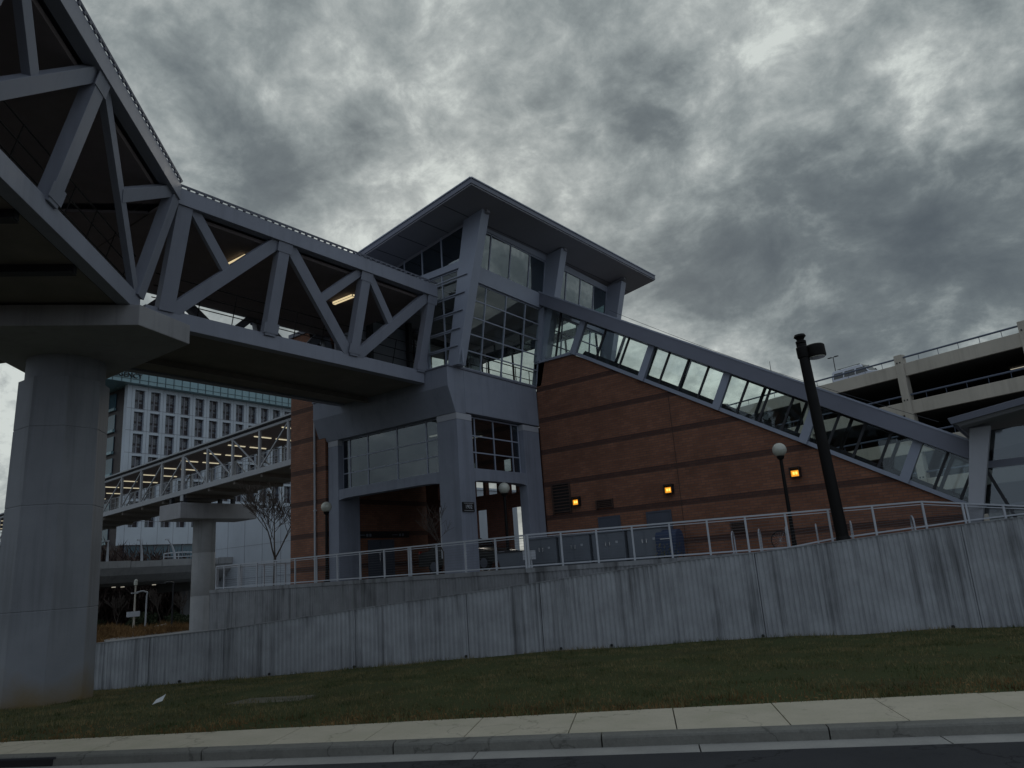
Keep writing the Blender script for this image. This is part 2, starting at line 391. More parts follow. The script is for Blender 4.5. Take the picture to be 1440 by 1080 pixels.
# ------------------------------------------------------------------ ground
UA, UB = -75, 90
def inner(u):                                # back edge of the pavement
    return 12.15 + (13.0 - 12.15) * max(-.6, min(1.8, (u + 7.5) / 18.0))
def zbase(u):
    pts = [(-60, -.8), (-19, -.70), (-15.5, -.66), (-10.5, -.55), (-5.5, -.40), (0, -.20), (7, -.14), (15, -.19), (40, -.19)]
    if u <= pts[0][0]: return pts[0][1]
    for (a, za), (b, zb) in zip(pts, pts[1:]):
        if u <= b: return za + (zb - za) * (u - a) / (b - a)
    return pts[-1][1]
m = MB(); rows = []
for a in range(-60, 61):
    X = a * 12 if abs(a) > 40 else a * 8
    rows.append([(X, b * 10, -.85 + .25 * noise.noise(V((X * .02, b * .2, 0)))) for b in range(-30, 70)])
for g in (-1, 1): pass
m.grid(rows)
S = 4000
m.poly([(-S, -S, -1.4), (S, -S, -1.4), (S, S, -1.4), (-S, S, -1.4)])
struct('ground', m, 'land')
m = MB(); m.prism([wp(UA, -8, -.35), wp(UB, -8, -.35), wp(UB, 10.6, -.35), wp(UA, 10.6, -.35)], (0, 0, .35)); struct('road', m, 'asphalt')
m = MB(); L = UA
while L < UB:
    m.prism([wp(L, 10.6, -.3), wp(L + 3.03, 10.6, -.3), wp(L + 3.03, 11.0, -.3), wp(L, 11.0, -.3)], (0, 0, .304)); L += 3.05
struct('gutter', m, 'gutter')
m = MB(); L = UA; first = True
KJ = []
while L < UB:                                # kerb stones with open joints, rounded nose
    e = L + 3.0
    if not (-10.6 < L < -7.0 and False):
        m.prism([wp(L, 11.0, -.25), wp(L, 11.0, .115), wp(L, 11.012, .14), wp(L, 11.04, .153), wp(L, 11.2, .157), wp(L, 11.2, -.25)], U * 2.98)
    KJ.append(L); L += 3.0
struct('kerb', m, 'kerb')
m = MB(); L = UA; jr = random.Random(3)
while L < UB:                                # pavement slabs
    w = 1.52; dz = jr.uniform(-.006, .006)
    a, b = L, L + w - .018
    m.prism([wp(a, 11.205, -.2), wp(b, 11.205, -.2), wp(b - .0, inner(b), -.2), wp(a, inner(a), -.2)], (0, 0, .352 + dz)); L += w
struct('pavement', m, 'walk')
m = MB(); m.prism([wp(UA, 11.1, -.2), wp(UB, 11.1, -.2), wp(UB, 12.0, -.2), wp(UA, 12.0, -.2)], (0, 0, .325)); struct('pavement_bed', m, 'seam')
# verge
def verge_z(u, c):
    t = (c - inner(u)) / (CF - inner(u)); t = max(0, min(1.2, t)); zb = zbase(u)
    z = .14 + (zb - .14) * (t ** 1.25)
    return z + .05 * noise.noise(V((u * .45, c * .45, 2))) * min(1, t * 6) + .015 * noise.noise(V((u * 2, c * 2, 5)))
m = MB(); rows = []
u = UA
while u <= UB:
    rows.append([wp(u, inner(u) - .05 + (CF + .3 - inner(u)) * k / 26, verge_z(u, inner(u) + (CF + .3 - inner(u)) * k / 26)) for k in range(27)])
    u += .8 if -30 < u < 40 else 4
m.grid(rows); struct('grass_verge', m, 'soil', smooth=True)
# blades
rg = random.Random(11); m = MB(); vv = []; ff = []
def blade(p, h, lean, w, a):
    i = len(vv); dx, dy = math.cos(a) * w, math.sin(a) * w; lx, ly = math.cos(lean) * h * .5, math.sin(lean) * h * .5
    vv.extend([(p.x - dx, p.y - dy, p.z - .01), (p.x + dx, p.y + dy, p.z - .01), (p.x + lx, p.y + ly, p.z + h)]); ff.append((i, i + 1, i + 2))
for k in range(120000):
    u = rg.uniform(-26, 20); c0 = inner(u); t = rg.random() ** 1.15; c = c0 - .05 + (CF - c0 - .02) * t
    g = noise.noise(V((u * .6, c * .6, 0)))
    if g < -.22 and rg.random() < .6: continue
    g2 = noise.noise(V((u * 2.3, c * 2.3, 7)))
    h = rg.uniform(.03, .075) * (1.7 if t > .975 else 1.3 if t < .012 else 1) * max(.35, 1 + g * .8 + g2 * .9)
    blade(wp(u, c, verge_z(u, c)), h, rg.uniform(0, 6.28), rg.uniform(.005, .011), rg.uniform(0, 6.28))
m.v, m.f, m.m = vv, ff, [0] * len(ff)
struct('grass', m, 'grass', kind='stuff', recalc=False)
# fallen leaves / dry tufts by the pavement
m = MB(); vv = []; ff = []
for k in range(2600):
    u = rg.uniform(-20, 20); c = inner(u) + abs(rg.gauss(0, .55)) + (.0 if rg.random() < .7 else rg.uniform(0, 5)); z = verge_z(u, c) + .025
    p = wp(u, c, z); s = rg.uniform(.012, .035); a = rg.uniform(0, 6.28); i = len(vv)
    e = V((math.cos(a), math.sin(a), rg.uniform(-.4, .4))) * s; g = V((-math.sin(a), math.cos(a), rg.uniform(-.4, .4))) * s * .6
    vv.extend([tuple(p - e), tuple(p + g), tuple(p + e), tuple(p - g)]); ff.append((i, i + 1, i + 2, i + 3))
m.v, m.f, m.m = vv, ff, [0] * len(ff)
struct('fallen_leaves', m, 'drygrass', kind='stuff', recalc=False)
vv = []; ff = []; m = MB()
for k in range(16000):
    u = rg.uniform(-26, 20); c = inner(u) - .04 + abs(rg.gauss(0, .75)); g = noise.noise(V((u * .9, c * .9, 9)))
    if g < -.05 and rg.random() < .75: continue
    blade(wp(u, c, verge_z(u, c)), rg.uniform(.03, .085), rg.uniform(0, 6.28), rg.uniform(.005, .011), rg.uniform(0, 6.28))
m.v, m.f, m.m = vv, ff, [0] * len(ff)
struct('dry_tufts', m, 'drygrass', kind='stuff', recalc=False)
# storm drain: black plate on the kerb face stands in for the dark opening
t = thing('storm_drain', 'dark storm drain opening with iron lip in the kerb, far left of the road edge', 'drain', (-13.9, 5.4, 0))
c0 = V((-13.9, 5.35, 0)); ud = (c0 - wp(0, 0)).dot(U)
m = MB(); m.prism([wp(ud - 1.3, 10.985, .01), wp(ud + .62, 10.985, .01), wp(ud + .62, 10.985, .105), wp(ud - 1.3, 10.985, .105)], NN * .013); build(m, 'opening', 'black', t)
m = MB(); m.prism([wp(ud - 1.35, 10.975, .105), wp(ud + .67, 10.975, .105), wp(ud + .67, 10.975, .135), wp(ud - 1.35, 10.975, .135)], NN * .02); build(m, 'lip', 'dark', t)
# concrete pad in the turf
m = MB(); cpt = V((-14.75, 10.5, 0)); cc_ = cpt.dot(NN); cu = (cpt - wp(0, cc_)).dot(U)
m.prism([wp(cu - 1.0, cc_ - .35, verge_z(cu, cc_) - .2), wp(cu + .75, cc_ - .25, verge_z(cu, cc_) - .2), wp(cu + .85, cc_ + .45, verge_z(cu, cc_) - .2), wp(cu - .7, cc_ + .4, verge_z(cu, cc_) - .2)], (0, 0, .215))
tag(build(m, 'access_slab', 'slab'), 'worn concrete slab set flat in the grass verge', 'concrete slab')
# litter
m = MB(); lp = V((-17.39, 9.38, 0)); lc = lp.dot(NN); lu = (lp - wp(0, lc)).dot(U); lz = verge_z(lu, lc) + .05
q = [V((lp.x, lp.y, lz)) + (U * a + NN * b + V((0, 0, c))) * .8 for a, b, c in ((-.14, -.07, -.02), (.0, -.08, .02), (.15, -.04, .06), (.17, .08, .22), (.03, .09, .15), (-.11, .07, .09))]
m.poly([q[0], q[1], q[4], q[5]]); m.poly([q[1], q[2], q[3], q[4]])
o = tag(build(m, 'paper_litter', 'paper', recalc=False), 'crumpled white paper lying on the grass', 'litter')
sm = o.modifiers.new('t', 'SOLIDIFY'); sm.thickness = .006

# ------------------------------------------------------------------ long retaining wall by the street
def ztop(u):
    pts = [(-16.5, .80), (-15.4, .89), (-10.7, 1.07), (-5.6, 1.47), (0.2, 1.90), (5.1, 2.29), (7.5, 2.38), (10.6, 2.59), (13.8, 2.79), (15.5, 2.87), (22, 3.2), (40, 4.2)]
    if u <= pts[0][0]: return pts[0][1]
    for (a, za), (b, zb) in zip(pts, pts[1:]):
        if u <= b: return za + (zb - za) * (u - a) / (b - a)
    return pts[-1][1]
def fluted(m, p0, d, nrm, L, zb0, zt0, pitch=.15, dep=.028):
    """vertical ribs on a wall face; p0 start, d along, nrm outward; zb0/zt0 functions of distance"""
    s = 0
    prof = []
    while s < L - 1e-6:
        e = min(pitch, L - s)
        prof += [(s, 0), (s + e * .32, 0), (s + e * .48, dep), (s + e * .84, dep)]
        s += e
    prof.append((L, 0))
    lo = []; hi = []
    for a, o in prof:
        q = p0 + d * a + nrm * o
        lo.append(V((q.x, q.y, zb0(a)))); hi.append(V((q.x, q.y, zt0(a))))
    m.grid([lo, hi])
t = thing('retaining_wall', 'long fluted grey concrete retaining wall rising behind the grass strip', 'retaining wall', wp(0, CF, -.2))
js = [-24, -16.2, -13.4, -10.6, -5.85, -2.0, .45, 7.3, 13.4, 19.5, 25.6, 31.7, 40]
for a, b in zip(js, js[1:]):
    m = MB(); p0 = wp(a + .012, CF)
    fluted(m, p0, U, -NN, b - a - .024, lambda s: zbase(a + s) - .35, lambda s: ztop(a + s))
    A0, B0 = a + .012, b - .012
    back = [wp(A0, CF + .30, zbase(A0) - .35), wp(B0, CF + .30, zbase(B0) - .35), wp(B0, CF + .30, ztop(B0)), wp(A0, CF + .30, ztop(A0))]
    m.poly([wp(A0, CF - .0, ztop(A0)), wp(B0, CF - .0, ztop(B0)), back[2], back[3]])
    m.poly(back[::-1]); m.poly([wp(A0, CF, zbase(A0) - .35), back[0], back[3], wp(A0, CF, ztop(A0))]); m.poly([wp(B0, CF, zbase(B0) - .35), wp(B0, CF, ztop(B0)), back[2], back[1]])
    build(m, 'wall_panel', 'wall', t, recalc=False)
m = MB()
for a, b in zip(js, js[1:]):
    n = max(1, int((b - a) / 2))
    for k in range(n):
        s, e = a + (b - a) * k / n, a + (b - a) * (k + 1) / n
        m.hexa([wp(s, CF - .035, ztop(s) + .002), wp(e, CF - .035, ztop(e) + .002), wp(e, CF + .32, ztop(e) + .002), wp(s, CF + .32, ztop(s) + .002),
                wp(s, CF - .035, ztop(s) + .035), wp(e, CF - .035, ztop(e) + .035), wp(e, CF + .32, ztop(e) + .035), wp(s, CF + .32, ztop(s) + .035)])
build(m, 'coping', 'wallup', t)
m = MB()
for a in js[1:-1]: m.prism([wp(a - .03, CF + .05, zbase(a) - .3), wp(a + .03, CF + .05, zbase(a) - .3), wp(a + .03, CF + .05, ztop(a) - .01), wp(a - .03, CF + .05, ztop(a) - .01)], NN * .2)
build(m, 'joint_filler', 'walldark', t)
for k, a in enumerate((-12.2, -8.9, -5.9, -2.1, 1.0, 2.6, 7.2, 12.6)):
    m = MB(); z = zbase(a) + .07; m.tube(wp(a, CF - .05, z), wp(a, CF + .1, z), .045, .045, 12); build(m, 'weep_hole', 'black', t)
    vv = []
# ------------------------------------------------------------------ terrace with its upper wall
ZT = 2.4
TY = 20.6
XC = -14.85
m = MB()
far = wp(45, 25.0)
m.prism([V((-33.9, TY + .05, -.9)), V((XC + .2, TY + .05, -.9)), wp(1.0, 24.95, -.9), wp(45, 24.95, -.9), V((60, 47.5, -.9)), V((60, 58, -.9)), V((-33.9, 58, -.9))], (0, 0, ZT + .9 - .005))
struct('terrace', m, 'terrace')
t = thing('terrace_wall', 'upper streaked concrete wall carrying the terrace and its railing', 'retaining wall', (-24, TY, 0))
m = MB(); xs = [-33.9, -32.0, -26.3, -20.7, XC + .02]
for a, b in zip(xs, xs[1:]):
    m = MB(); fluted(m, V((a + .01, TY + .02, 0)), V((1, 0, 0)), V((0, -1, 0)), b - a - .02, lambda s: -.9, lambda s: ZT - .02 - .12, .15, .02)
    m.box(a + .01, b - .01, TY + .021, TY + .32, -.9, ZT - .142); m.box(a, b, TY - .02, TY + .34, ZT - .141, ZT + .01)
    build(m, 'wall_panel', 'wallup', t, recalc=False)
m = MB(); m.box(-33.92, -33.9 + .03, TY + .02, 27, -.9, ZT - .01); build(m, 'end_face', 'wallup', t)
m = MB(); s = 0
fluted(m, wp(.05, 24.92), U, -NN, 12, lambda s: -.3, lambda s: ZT - .14, .15, .02)
m.hexa([wp(.0, 24.88, ZT - .138), wp(12, 24.88, ZT - .138), wp(12, 25.2, ZT - .138), wp(.0, 25.2, ZT - .138), wp(.0, 24.88, ZT + .012), wp(12, 24.88, ZT + .012), wp(12, 25.2, ZT + .012), wp(.0, 25.2, ZT + .012)])
build(m, 'angled_wall', 'wallup', t, recalc=False)

# railings
def railing(name, label, pts, posts, doubles, zb, zt, mats='white', wires=9):
    """pts: function s->(V,dir); posts list of s"""
    t = thing(name, label, 'railing', pts(posts[0], zb(posts[0])), 'terrace railings')
    for s in posts:
        p = pts(s, zb(s)); q = pts(s, zt(s))
        for off in ((-.05, .05) if s in doubles else (0,)):
            d = (pts(s + .1, 0) - pts(s, 0)).normalized() * off
            m = MB(); m.beam(p + d + V((0, 0, -.12)), q + d - V((0, 0, .02)), .055, .06, (pts(s + .1, 0) - pts(s, 0))); build(m, 'post', mats, t)
    m = MB(); b = MB(); w = MB()
    for s, e in zip(posts, posts[1:]):
        m.beam(pts(s, zt(s)), pts(e, zt(e)), .06, .05, ext=.002)
        b.beam(pts(s, zb(s) + .07), pts(e, zb(e) + .07), .045, .045)
        m.beam(pts(s, zt(s) - .085), pts(e, zt(e) - .085), .03, .025)
        for k in range(1, wires + 1):
            fz = k / (wires + 1)
            w.beam(pts(s, zb(s) + .07 + (zt(s) - zb(s) - .15) * fz), pts(e, zb(e) + .07 + (zt(e) - zb(e) - .15) * fz), .005, .006)
    build(m, 'top_rail', mats, t); build(b, 'bottom_rail', mats, t); build(w, 'wire_infill', 'wire', t)
    return t
lx = [-33.55, -32.88, -31.65, -30.25, -28.85, -27.45, -26.05, -24.65, -23.25, -21.85, -20.45, -19.05, -17.65, -16.25, -14.87]
railing('terrace_railing', 'straight silvery railing along the terrace edge left of its corner post',
        lambda s, z: V((s, TY + .12, z)), lx, {-26.05, -20.45, -31.65}, lambda s: ZT + .01, lambda s: ZT + 1.1)
railing('terrace_railing', 'short silvery railing turning back at the far left end of the terrace',
        lambda s, z: V((-33.55, s, z)), [TY + .2, TY + 1.5, TY + 2.8, TY + 4.1, TY + 5.4], set(), lambda s: ZT + .01, lambda s: ZT + 1.1)
ru = [.05, 1.23, 2.42, 3.6, 4.82, 6.03, 7.24, 8.49, 9.79, 11.12, 12.6, 13.79, 14.88, 16.1, 17.4, 18.7, 20.0]
railing('terrace_railing', 'long silvery railing rising with the street wall right of the corner post',
        lambda s, z: wp(s, 24.9 if s > 9 else 24.98, z), ru, {.05, 13.79},
        lambda s: max(ZT + .01, ztop(s) + .04 if s > 9 else 0), lambda s: (3.5 + min(s, 12.6) * .006) if s <= 12.6 else 3.575 - (s - 12.6) * .13)

# ------------------------------------------------------------------ concrete bridge pier and its cap
t = thing('bridge_pier', 'massive octagonal concrete column standing in the grass under the footbridge knee', 'bridge pier', (-23.55, 9.75, -.3))
cx, cy = -23.62, 9.38
m = MB(); rr = 1.20; oct_ = []
ang0 = math.radians(22.5 + 4)
def ring(r, z, n=8, a0=ang0): return [V((cx + r * math.cos(a0 + 2 * PI * k / n), cy + r * math.sin(a0 + 2 * PI * k / n), z)) for k in range(n)]
zs = [(-.9, 1.29), (2.2, 1.265), (2.22, 1.25), (2.24, 1.265), (5.05, 1.235), (5.07, 1.22), (5.09, 1.235), (7.3, 1.21), (7.32, 1.195), (7.34, 1.21), (8.80, 1.195)]
i0 = len(m.v)
for z, r in zs: m.v += [tuple(p) for p in ring(r, z)]
for k in range(len(zs) - 1):
    for j in range(8): m.f.append((k * 8 + j, k * 8 + (j + 1) % 8, (k + 1) * 8 + (j + 1) % 8, (k + 1) * 8 + j)); m.m.append(0)
m.f.append(tuple((len(zs) - 1) * 8 + j for j in range(8))); m.m.append(0)
build(m, 'shaft', 'pier', t)
m = MB(); m.lathe((cx, cy, 8.80), [(1.03, 0), (1.06, .02), (1.06, .66), (1.06, .71)], 40); build(m, 'neck', 'pier', t, smooth=True)
m = MB(); m.prism([V((-18.94, 9.21, 9.5)), V((-19.62, 11.05, 9.5)), V((-27.6, 11.05, 9.5)), V((-22.2, 5.65, 9.5))], (0, 0, .59))
build(m, 'pier_cap', 'cap', t, bevel=.02)

# ------------------------------------------------------------------ trussed footbridge
RK = .27
class Seg:
    def __init__(s, base, d, n, hw): s.b, s.d, s.n, s.hw = V(base), V(d), V(n), hw   # base on centre line
    def P(s, a, z, side=1, ins=0): 
        w = s.hw + RK * (z - 10.1) - ins; p = s.b + s.d * a + s.n * (side * w); return V((p.x, p.y, z))
ZB, ZBT, ZTB, ZTT = 10.1, 10.62, 13.62, 14.15
def bridge(name, label, sg, s0, s1, posts, panels, post_w, lights, rear=True):
    t = thing(name, label, 'footbridge', sg.P(s0, ZB, 0), 'trussed footbridge spans over the street')
    nz = V((0, 0, 1))
    for side in (1, -1):
        nrm = sg.n * side
        up_ = (sg.n * side * RK + nz).normalized()
        m = MB(); m.beam(sg.P(s0, (ZB + ZBT) / 2, side, .17), sg.P(s1, (ZB + ZBT) / 2, side, .17), .34, ZBT - ZB); build(m, 'bottom_chord', 'steel', t, bevel=.01)
        m = MB(); m.beam(sg.P(s0, (ZTB + ZTT) / 2, side, .16), sg.P(s1, (ZTB + ZTT) / 2, side, .16), .32, ZTT - ZTB); build(m, 'top_chord', 'steel', t, bevel=.01)
        for a in posts:
            w = post_w if a != posts[0] else post_w * 1.15
            m = MB(); p, q = sg.P(a, ZBT - .05, side, .14), sg.P(a, ZTB + .05, side, .14)
            # rectangular post: w along the span
            ax = (q - p).normalized(); m.obox((p + q) / 2, sg.d * (w / 2), ax.cross(sg.d).normalized() * .15, (q - p) / 2); build(m, 'post', 'steel', t, bevel=.008)
        for (a, za), (b, zb_), w in panels:
            m = MB(); p, q = sg.P(a, za, side, .16), sg.P(b, zb_, side, .16); ax = (q - p).normalized()
            out_ = (nrm - nz * RK).normalized(); wd_ = ax.cross(out_).normalized()
            m.obox((p + q) / 2, (q - p) / 2, wd_ * (w / 2), out_ * (.11 if w > .3 else .09)); build(m, 'diagonal', 'steel', t, bevel=.006)
        for a in posts[1:]:
            for z in (ZBT + .16, ZTB - .16):
                m = MB()
                c_ = sg.P(a, z, side, -.012 + .14 - .15 - .0); ax_ = (sg.P(a, z + 1, side) - sg.P(a, z, side)).normalized(); out_ = (nrm - nz * RK).normalized()
                m.obox(c_, sg.d * (post_w * .68), ax_ * .17, out_ * .008); build(m, 'gusset_plate', 'steel', t)
        # guard rail just inside the truss
        m = MB()
        for z in (11.0, 11.35, 11.7): m.tube(sg.P(s0 + .3, z, side, .45), sg.P(s1 - .3, z, side, .45), .018, .018, 6)
        a = s0 + .6
        while a < s1 - .3: m.tube(sg.P(a, 10.6, side, .45), sg.P(a, 11.72, side, .45), .016, .016, 6); a += 1.2
        build(m, 'guard_rail', 'lamppaint', t)
    # deck
    m = MB(); z0, z1 = 10.16, 10.5
    m.hexa([sg.P(s0, z0, 1, .36), sg.P(s1, z0, 1, .36), sg.P(s1, z0, -1, .36), sg.P(s0, z0, -1, .36)] + [sg.P(s0, z1, 1, .36), sg.P(s1, z1, 1, .36), sg.P(s1, z1, -1, .36), sg.P(s0, z1, -1, .36)])
    build(m, 'deck', 'deckund', t)
    a = s0 + .5; 
    while a < s1 - .2:
        m = MB(); m.beam(sg.P(a, 10.06, 1, .3), sg.P(a, 10.06, -1, .3), .16, .196); m.beam(sg.P(a, 9.955, 1, .3), sg.P(a, 9.955, -1, .3), .28, .02)
        build(m, 'cross_beam', 'dark', t); a += 2.72 if rear else 60
    m = MB(); m.beam(sg.P(s0, 10.04, -.3), sg.P(s1, 10.04, -.3), .03, .2); m.beam(sg.P(s0, 9.93, -.3), sg.P(s1, 9.93, -.3), .2, .018)
    build(m, 'stringer', 'deckund', t)
    # ceiling and roof sheet carried on small blocks
    m = MB(); z0, z1 = 13.5, 13.6
    m.hexa([sg.P(s0, z0, 1, .34), sg.P(s1, z0, 1, .34), sg.P(s1, z0, -1, .34), sg.P(s0, z0, -1, .34), sg.P(s0, z1, 1, .34), sg.P(s1, z1, 1, .34), sg.P(s1, z1, -1, .34), sg.P(s0, z1, -1, .34)])
    build(m, 'ceiling', 'ceil', t)
    m = MB(); z0, z1 = 13.98, 14.04
    m.hexa([sg.P(s0, z0, 1, .33), sg.P(s1, z0, 1, .33), sg.P(s1, z0, -1, .33), sg.P(s0, z0, -1, .33), sg.P(s0, z1, 1, .33), sg.P(s1, z1, 1, .33), sg.P(s1, z1, -1, .33), sg.P(s0, z1, -1, .33)])
    build(m, 'roof_sheet', 'roofsteel', t)
    for side in (1, -1):                     # toothed edge strip: thin rail on short stands
        pts = []; a = s0 + .05
        while a < s1 - .3:
            for aa, z in ((a, 14.20), (a, 14.152), (a + .09, 14.152), (a + .09, 14.20)): pts.append(sg.P(aa, z, side, .05))
            a += .27
        pts += [sg.P(s1 - .02, 14.20, side, .05), sg.P(s1 - .02, 14.245, side, .05), sg.P(s0, 14.245, side, .05), sg.P(s0, 14.20, side, .05)]
        m = MB(); m.prism(pts, sg.n * (side * -.05)); build(m, 'edge_strip', 'roofsteel', t, recalc=False)
    for a, off in lights:
        p = sg.b + sg.d * a + sg.n * off; p.z = 13.43
        m = MB(); m.obox(p, sg.d * .07, sg.n * .62, V((0, 0, .05))); l = build(m, 'ceiling_light', 'white', t)
        m = MB(); m.obox(p - V((0, 0, .058)), sg.d * .055, sg.n * .58, V((0, 0, .006))); m.obox(p + sg.n * .626, sg.d * .05, sg.n * .004, V((0, 0, .03)))
        m.obox(p - sg.d * .073, sg.d * .002, sg.n * .58, V((0, 0, .04))); m.obox(p + sg.d * .073, sg.d * .002, sg.n * .58, V((0, 0, .04)))
        build(m, 'tube', 'litdim', l)
    return t
# span from the knee to the tower, running along +Y
sg2 = Seg((-22.8, 0, 0), (0, 1, 0), (1, 0, 0), 2.6)
mid = 12.2
bridge('footbridge', 'grey truss footbridge span between the knee and the station tower', sg2, 9.95, 21.62,
       [10.55, 14.12, 17.78, 21.38],
       [((10.75, 10.6), (14.0, 13.75), .40), ((10.85, 13.7), (12.3, mid), .30),
        ((14.25, 13.7), (17.6, 10.6), .40), ((17.6, 13.7), (16.05, 12.3), .30),
        ((17.95, 10.55), (21.2, 13.65), .40), ((17.95, 13.65), (19.45, 12.1), .30)], .41,
       [(13.55, 1.6), (18.62, 1.2)], rear=False)
# span from the knee across the street
r2 = math.sqrt(.5)
kn = V((-19.1, 10.1, 0)) + V((r2, r2, 0)) * ((-9.8) - (-6.364))
sg1 = Seg(kn, (r2, -r2, 0), (r2, r2, 0), 2.6)
pn = []; ps = [.15, 5.5, 9.2, 13.5, 17.5, 21.5, 25.5]
for k in range(6):
    a, b = ps[k], ps[k + 1]; PL = b - a
    if k % 2 == 0: pn += [((a + .1, 10.6), (b - .25, 13.7), .24 if k == 0 else .4), ((a + .2, 13.75), (a + PL * .5 + .05, 12.2), .34)]
    else: pn += [((a + .1, 13.7), (b - .2, 10.6), .34), ((b - .1, 13.7), (a + PL * .5, 12.2), .28)]
bridge('footbridge', 'nearer truss footbridge span passing over the street at top left', sg1, .0, 27.0, ps, pn, .42,
       [(18, 1), (23, 1)])
# knee infill between the two spans
t = thing('bridge_knee', 'dark wedge of deck and roof joining the two footbridge spans above the column', 'bridge joint', (-24, 9, 10.1))
A_, B_, C_ = sg2.P(9.95, 10.2, -1), sg1.P(0, 10.2, -1), V((-20.6, 10.0, 10.2))
m = MB(); m.prism([C_, sg2.P(9.95, 10.2, -1, .4), V((-27.6, 8.6, 10.2)), sg1.P(0, 10.2, -1, .4)], (0, 0, .28)); build(m, 'deck', 'deckund', t)
m = MB(); m.prism([V((-19.3, 10.05, 14.24)), V((-26.4, 9.95, 14.24)), V((-27.6, 8.0, 14.24)), V((-24.3, 5.0, 14.24))], (0, 0, -.2)); build(m, 'roof_sheet', 'roofsteel', t)
m = MB(); m.prism([V((-20.2, 9.9, 13.5)), V((-26.0, 9.94, 13.5)), V((-27.0, 8.2, 13.5)), V((-24.2, 5.4, 13.5))], (0, 0, .09)); build(m, 'ceiling', 'ceil', t)
# plant housing beside the nearer span
t = thing('stair_shaft', 'dark brick shaft rising above the footbridge roof at the top left corner', 'stair shaft', (-13.3, -1, -.5))
p0 = sg1.P(10.9, 0, -1, -.2)
m = MB(); a, b = sg1.d, sg1.n
q = V((p0.x, p0.y, -.9)); m.prism([q - b * .3, q + a * 5.5 - b * .3, q + a * 5.5 - b * 5, q - b * 5], (0, 0, 19.5)); build(m, 'shaft_wall', 'brickplain', t)
m = MB(); q.z = 18.6; m.prism([q - b * .1 - a * .2, q + a * 5.7 - b * .1, q + a * 5.7 - b * 5.2, q - a * .2 - b * 5.2], (0, 0, .3)); build(m, 'parapet', 'roofsteel', t)

# ------------------------------------------------------------------ station tower
t = thing('station_tower', 'station entrance tower with concrete legs, glazed lantern and tilted flat roof', 'station tower', (-22.9, 25, ZT))
X0 = -18.92
def leg(x0, x1, y0, y1, z1, lb=None):
    m = MB(); m.box(x0, x1, y0, y1, ZT - .03, z1 - .28); 
    m.box(x0 + .012, x1 - .012, y0 + .012, y1 - .012, z1 - .28, z1 - .26)
    o = build(m, 'leg', 'tower', t, bevel=.02)
    m = MB(); m.box(x0 - .0, x1 + .0, y0 - .0, y1 + .0, z1 - .26, z1 - .004); build(m, 'leg_head', 'joint', o); return o
leg(-20.0, X0 - .0, 22.1, 23.05, 8.72); leg(-26.85, -26.17, 22.1, 23.35, 8.72); leg(-19.35, X0 - .0, 26.68, 27.92, 8.72)
m = MB()     # ring beam: front profile slopes back under
m.prism([V((-27.4, 21.67, 10.6)), V((-27.4, 21.67, 9.78)), V((-27.4, 22.08, 8.72)), V((-27.4, 22.7, 8.72)), V((-27.4, 22.7, 10.6))], V((27.4 + X0, 0, 0)))
m.box(X0 - .6, X0, 22.702, 28.0, 8.78, 10.6)
m.box(-27.4, X0 - .602, 27.3, 28.3, 8.78, 10.6)
build(m, 'ring_beam', 'tower', t, bevel=.015)
m = MB(); m.box(-27.38, X0 - .61, 22.71, 27.29, 10.25, 10.55); m.box(-27.3, X0 - .02, 28.31, 34.9, 10.25, 10.55); build(m, 'floor_slab', 'deckund', t)
m = MB(); m.box(-27.42, X0 + .04, 21.63, 28.0, 10.602, 10.66); build(m, 'sill_cap', 'roofsteel', t)
def sillbeam(x0, x1, y, z0, z1, along='x'):
    m = MB(); n = 14
    lo = []; 
    for k in range(n + 1):
        f_ = k / n; h = .07 * (abs(2 * f_ - 1) ** 9)
        lo.append((f_, z0 - h))
    if along == 'x':
        pts = [V((x0 + (x1 - x0) * a, y, z)) for a, z in lo] + [V((x1, y, z1)), V((x0, y, z1))]; m.prism(pts, (0, .45, 0))
    else:
        pts = [V((y, x0 + (x1 - x0) * a, z)) for a, z in lo] + [V((y, x1, z1)), V((y, x0, z1))]; m.prism(pts, (-.45, 0, 0))
    build(m, 'sill_beam', 'tower', t)
sillbeam(-26.17, -20.0, 22.12, 6.02, 6.42); sillbeam(23.05, 26.68, X0 - .03, 6.02, 6.50, 'y')
def gridwin(name, O, A, B, us, vs, glassm, fr='steel2', fw=.05, dp=.07, skip=None, parent=t, inset=0):
    """framed glazing: O origin, A,B unit axes, us,vs lists of mullion positions"""
    O, A, B = V(O), V(A), V(B); n = A.cross(B).normalized()
    fm = MB()
    for u_ in us: fm.obox(O + A * u_ + B * ((vs[0] + vs[-1]) / 2), A * fw / 2, B * ((vs[-1] - vs[0]) / 2), n * dp / 2)
    for v_ in vs:
        for a, b in zip(us, us[1:]): fm.obox(O + A * ((a + b) / 2) + B * v_, A * ((b - a) / 2 - fw / 2), B * fw / 2, n * (dp / 2 - .004))
    fo = build(fm, name, fr, parent)
    gm = MB()
    for a, b in zip(us, us[1:]):
        for c, d in zip(vs, vs[1:]):
            gm.obox(O + A * ((a + b) / 2) + B * ((c + d) / 2), A * ((b - a) / 2 - fw / 2), B * ((d - c) / 2 - fw / 2), n * .006)
    build(gm, 'pane', glassm, fo); return fo
gridwin('window', (-26.17, 22.4, 6.42), (1, 0, 0), (0, 0, 1), [.03, .5, 1.7, 3.55, 5.3, 6.14], [.03, .72, 1.42, 2.27], 'glassdark')
gridwin('window', (X0 - .3, 23.05, 6.5), (0, 1, 0), (0, 0, 1), [.03, .5, 1.78, 3.1, 3.6], [.03, .72, 1.42, 2.2], 'glassdark')
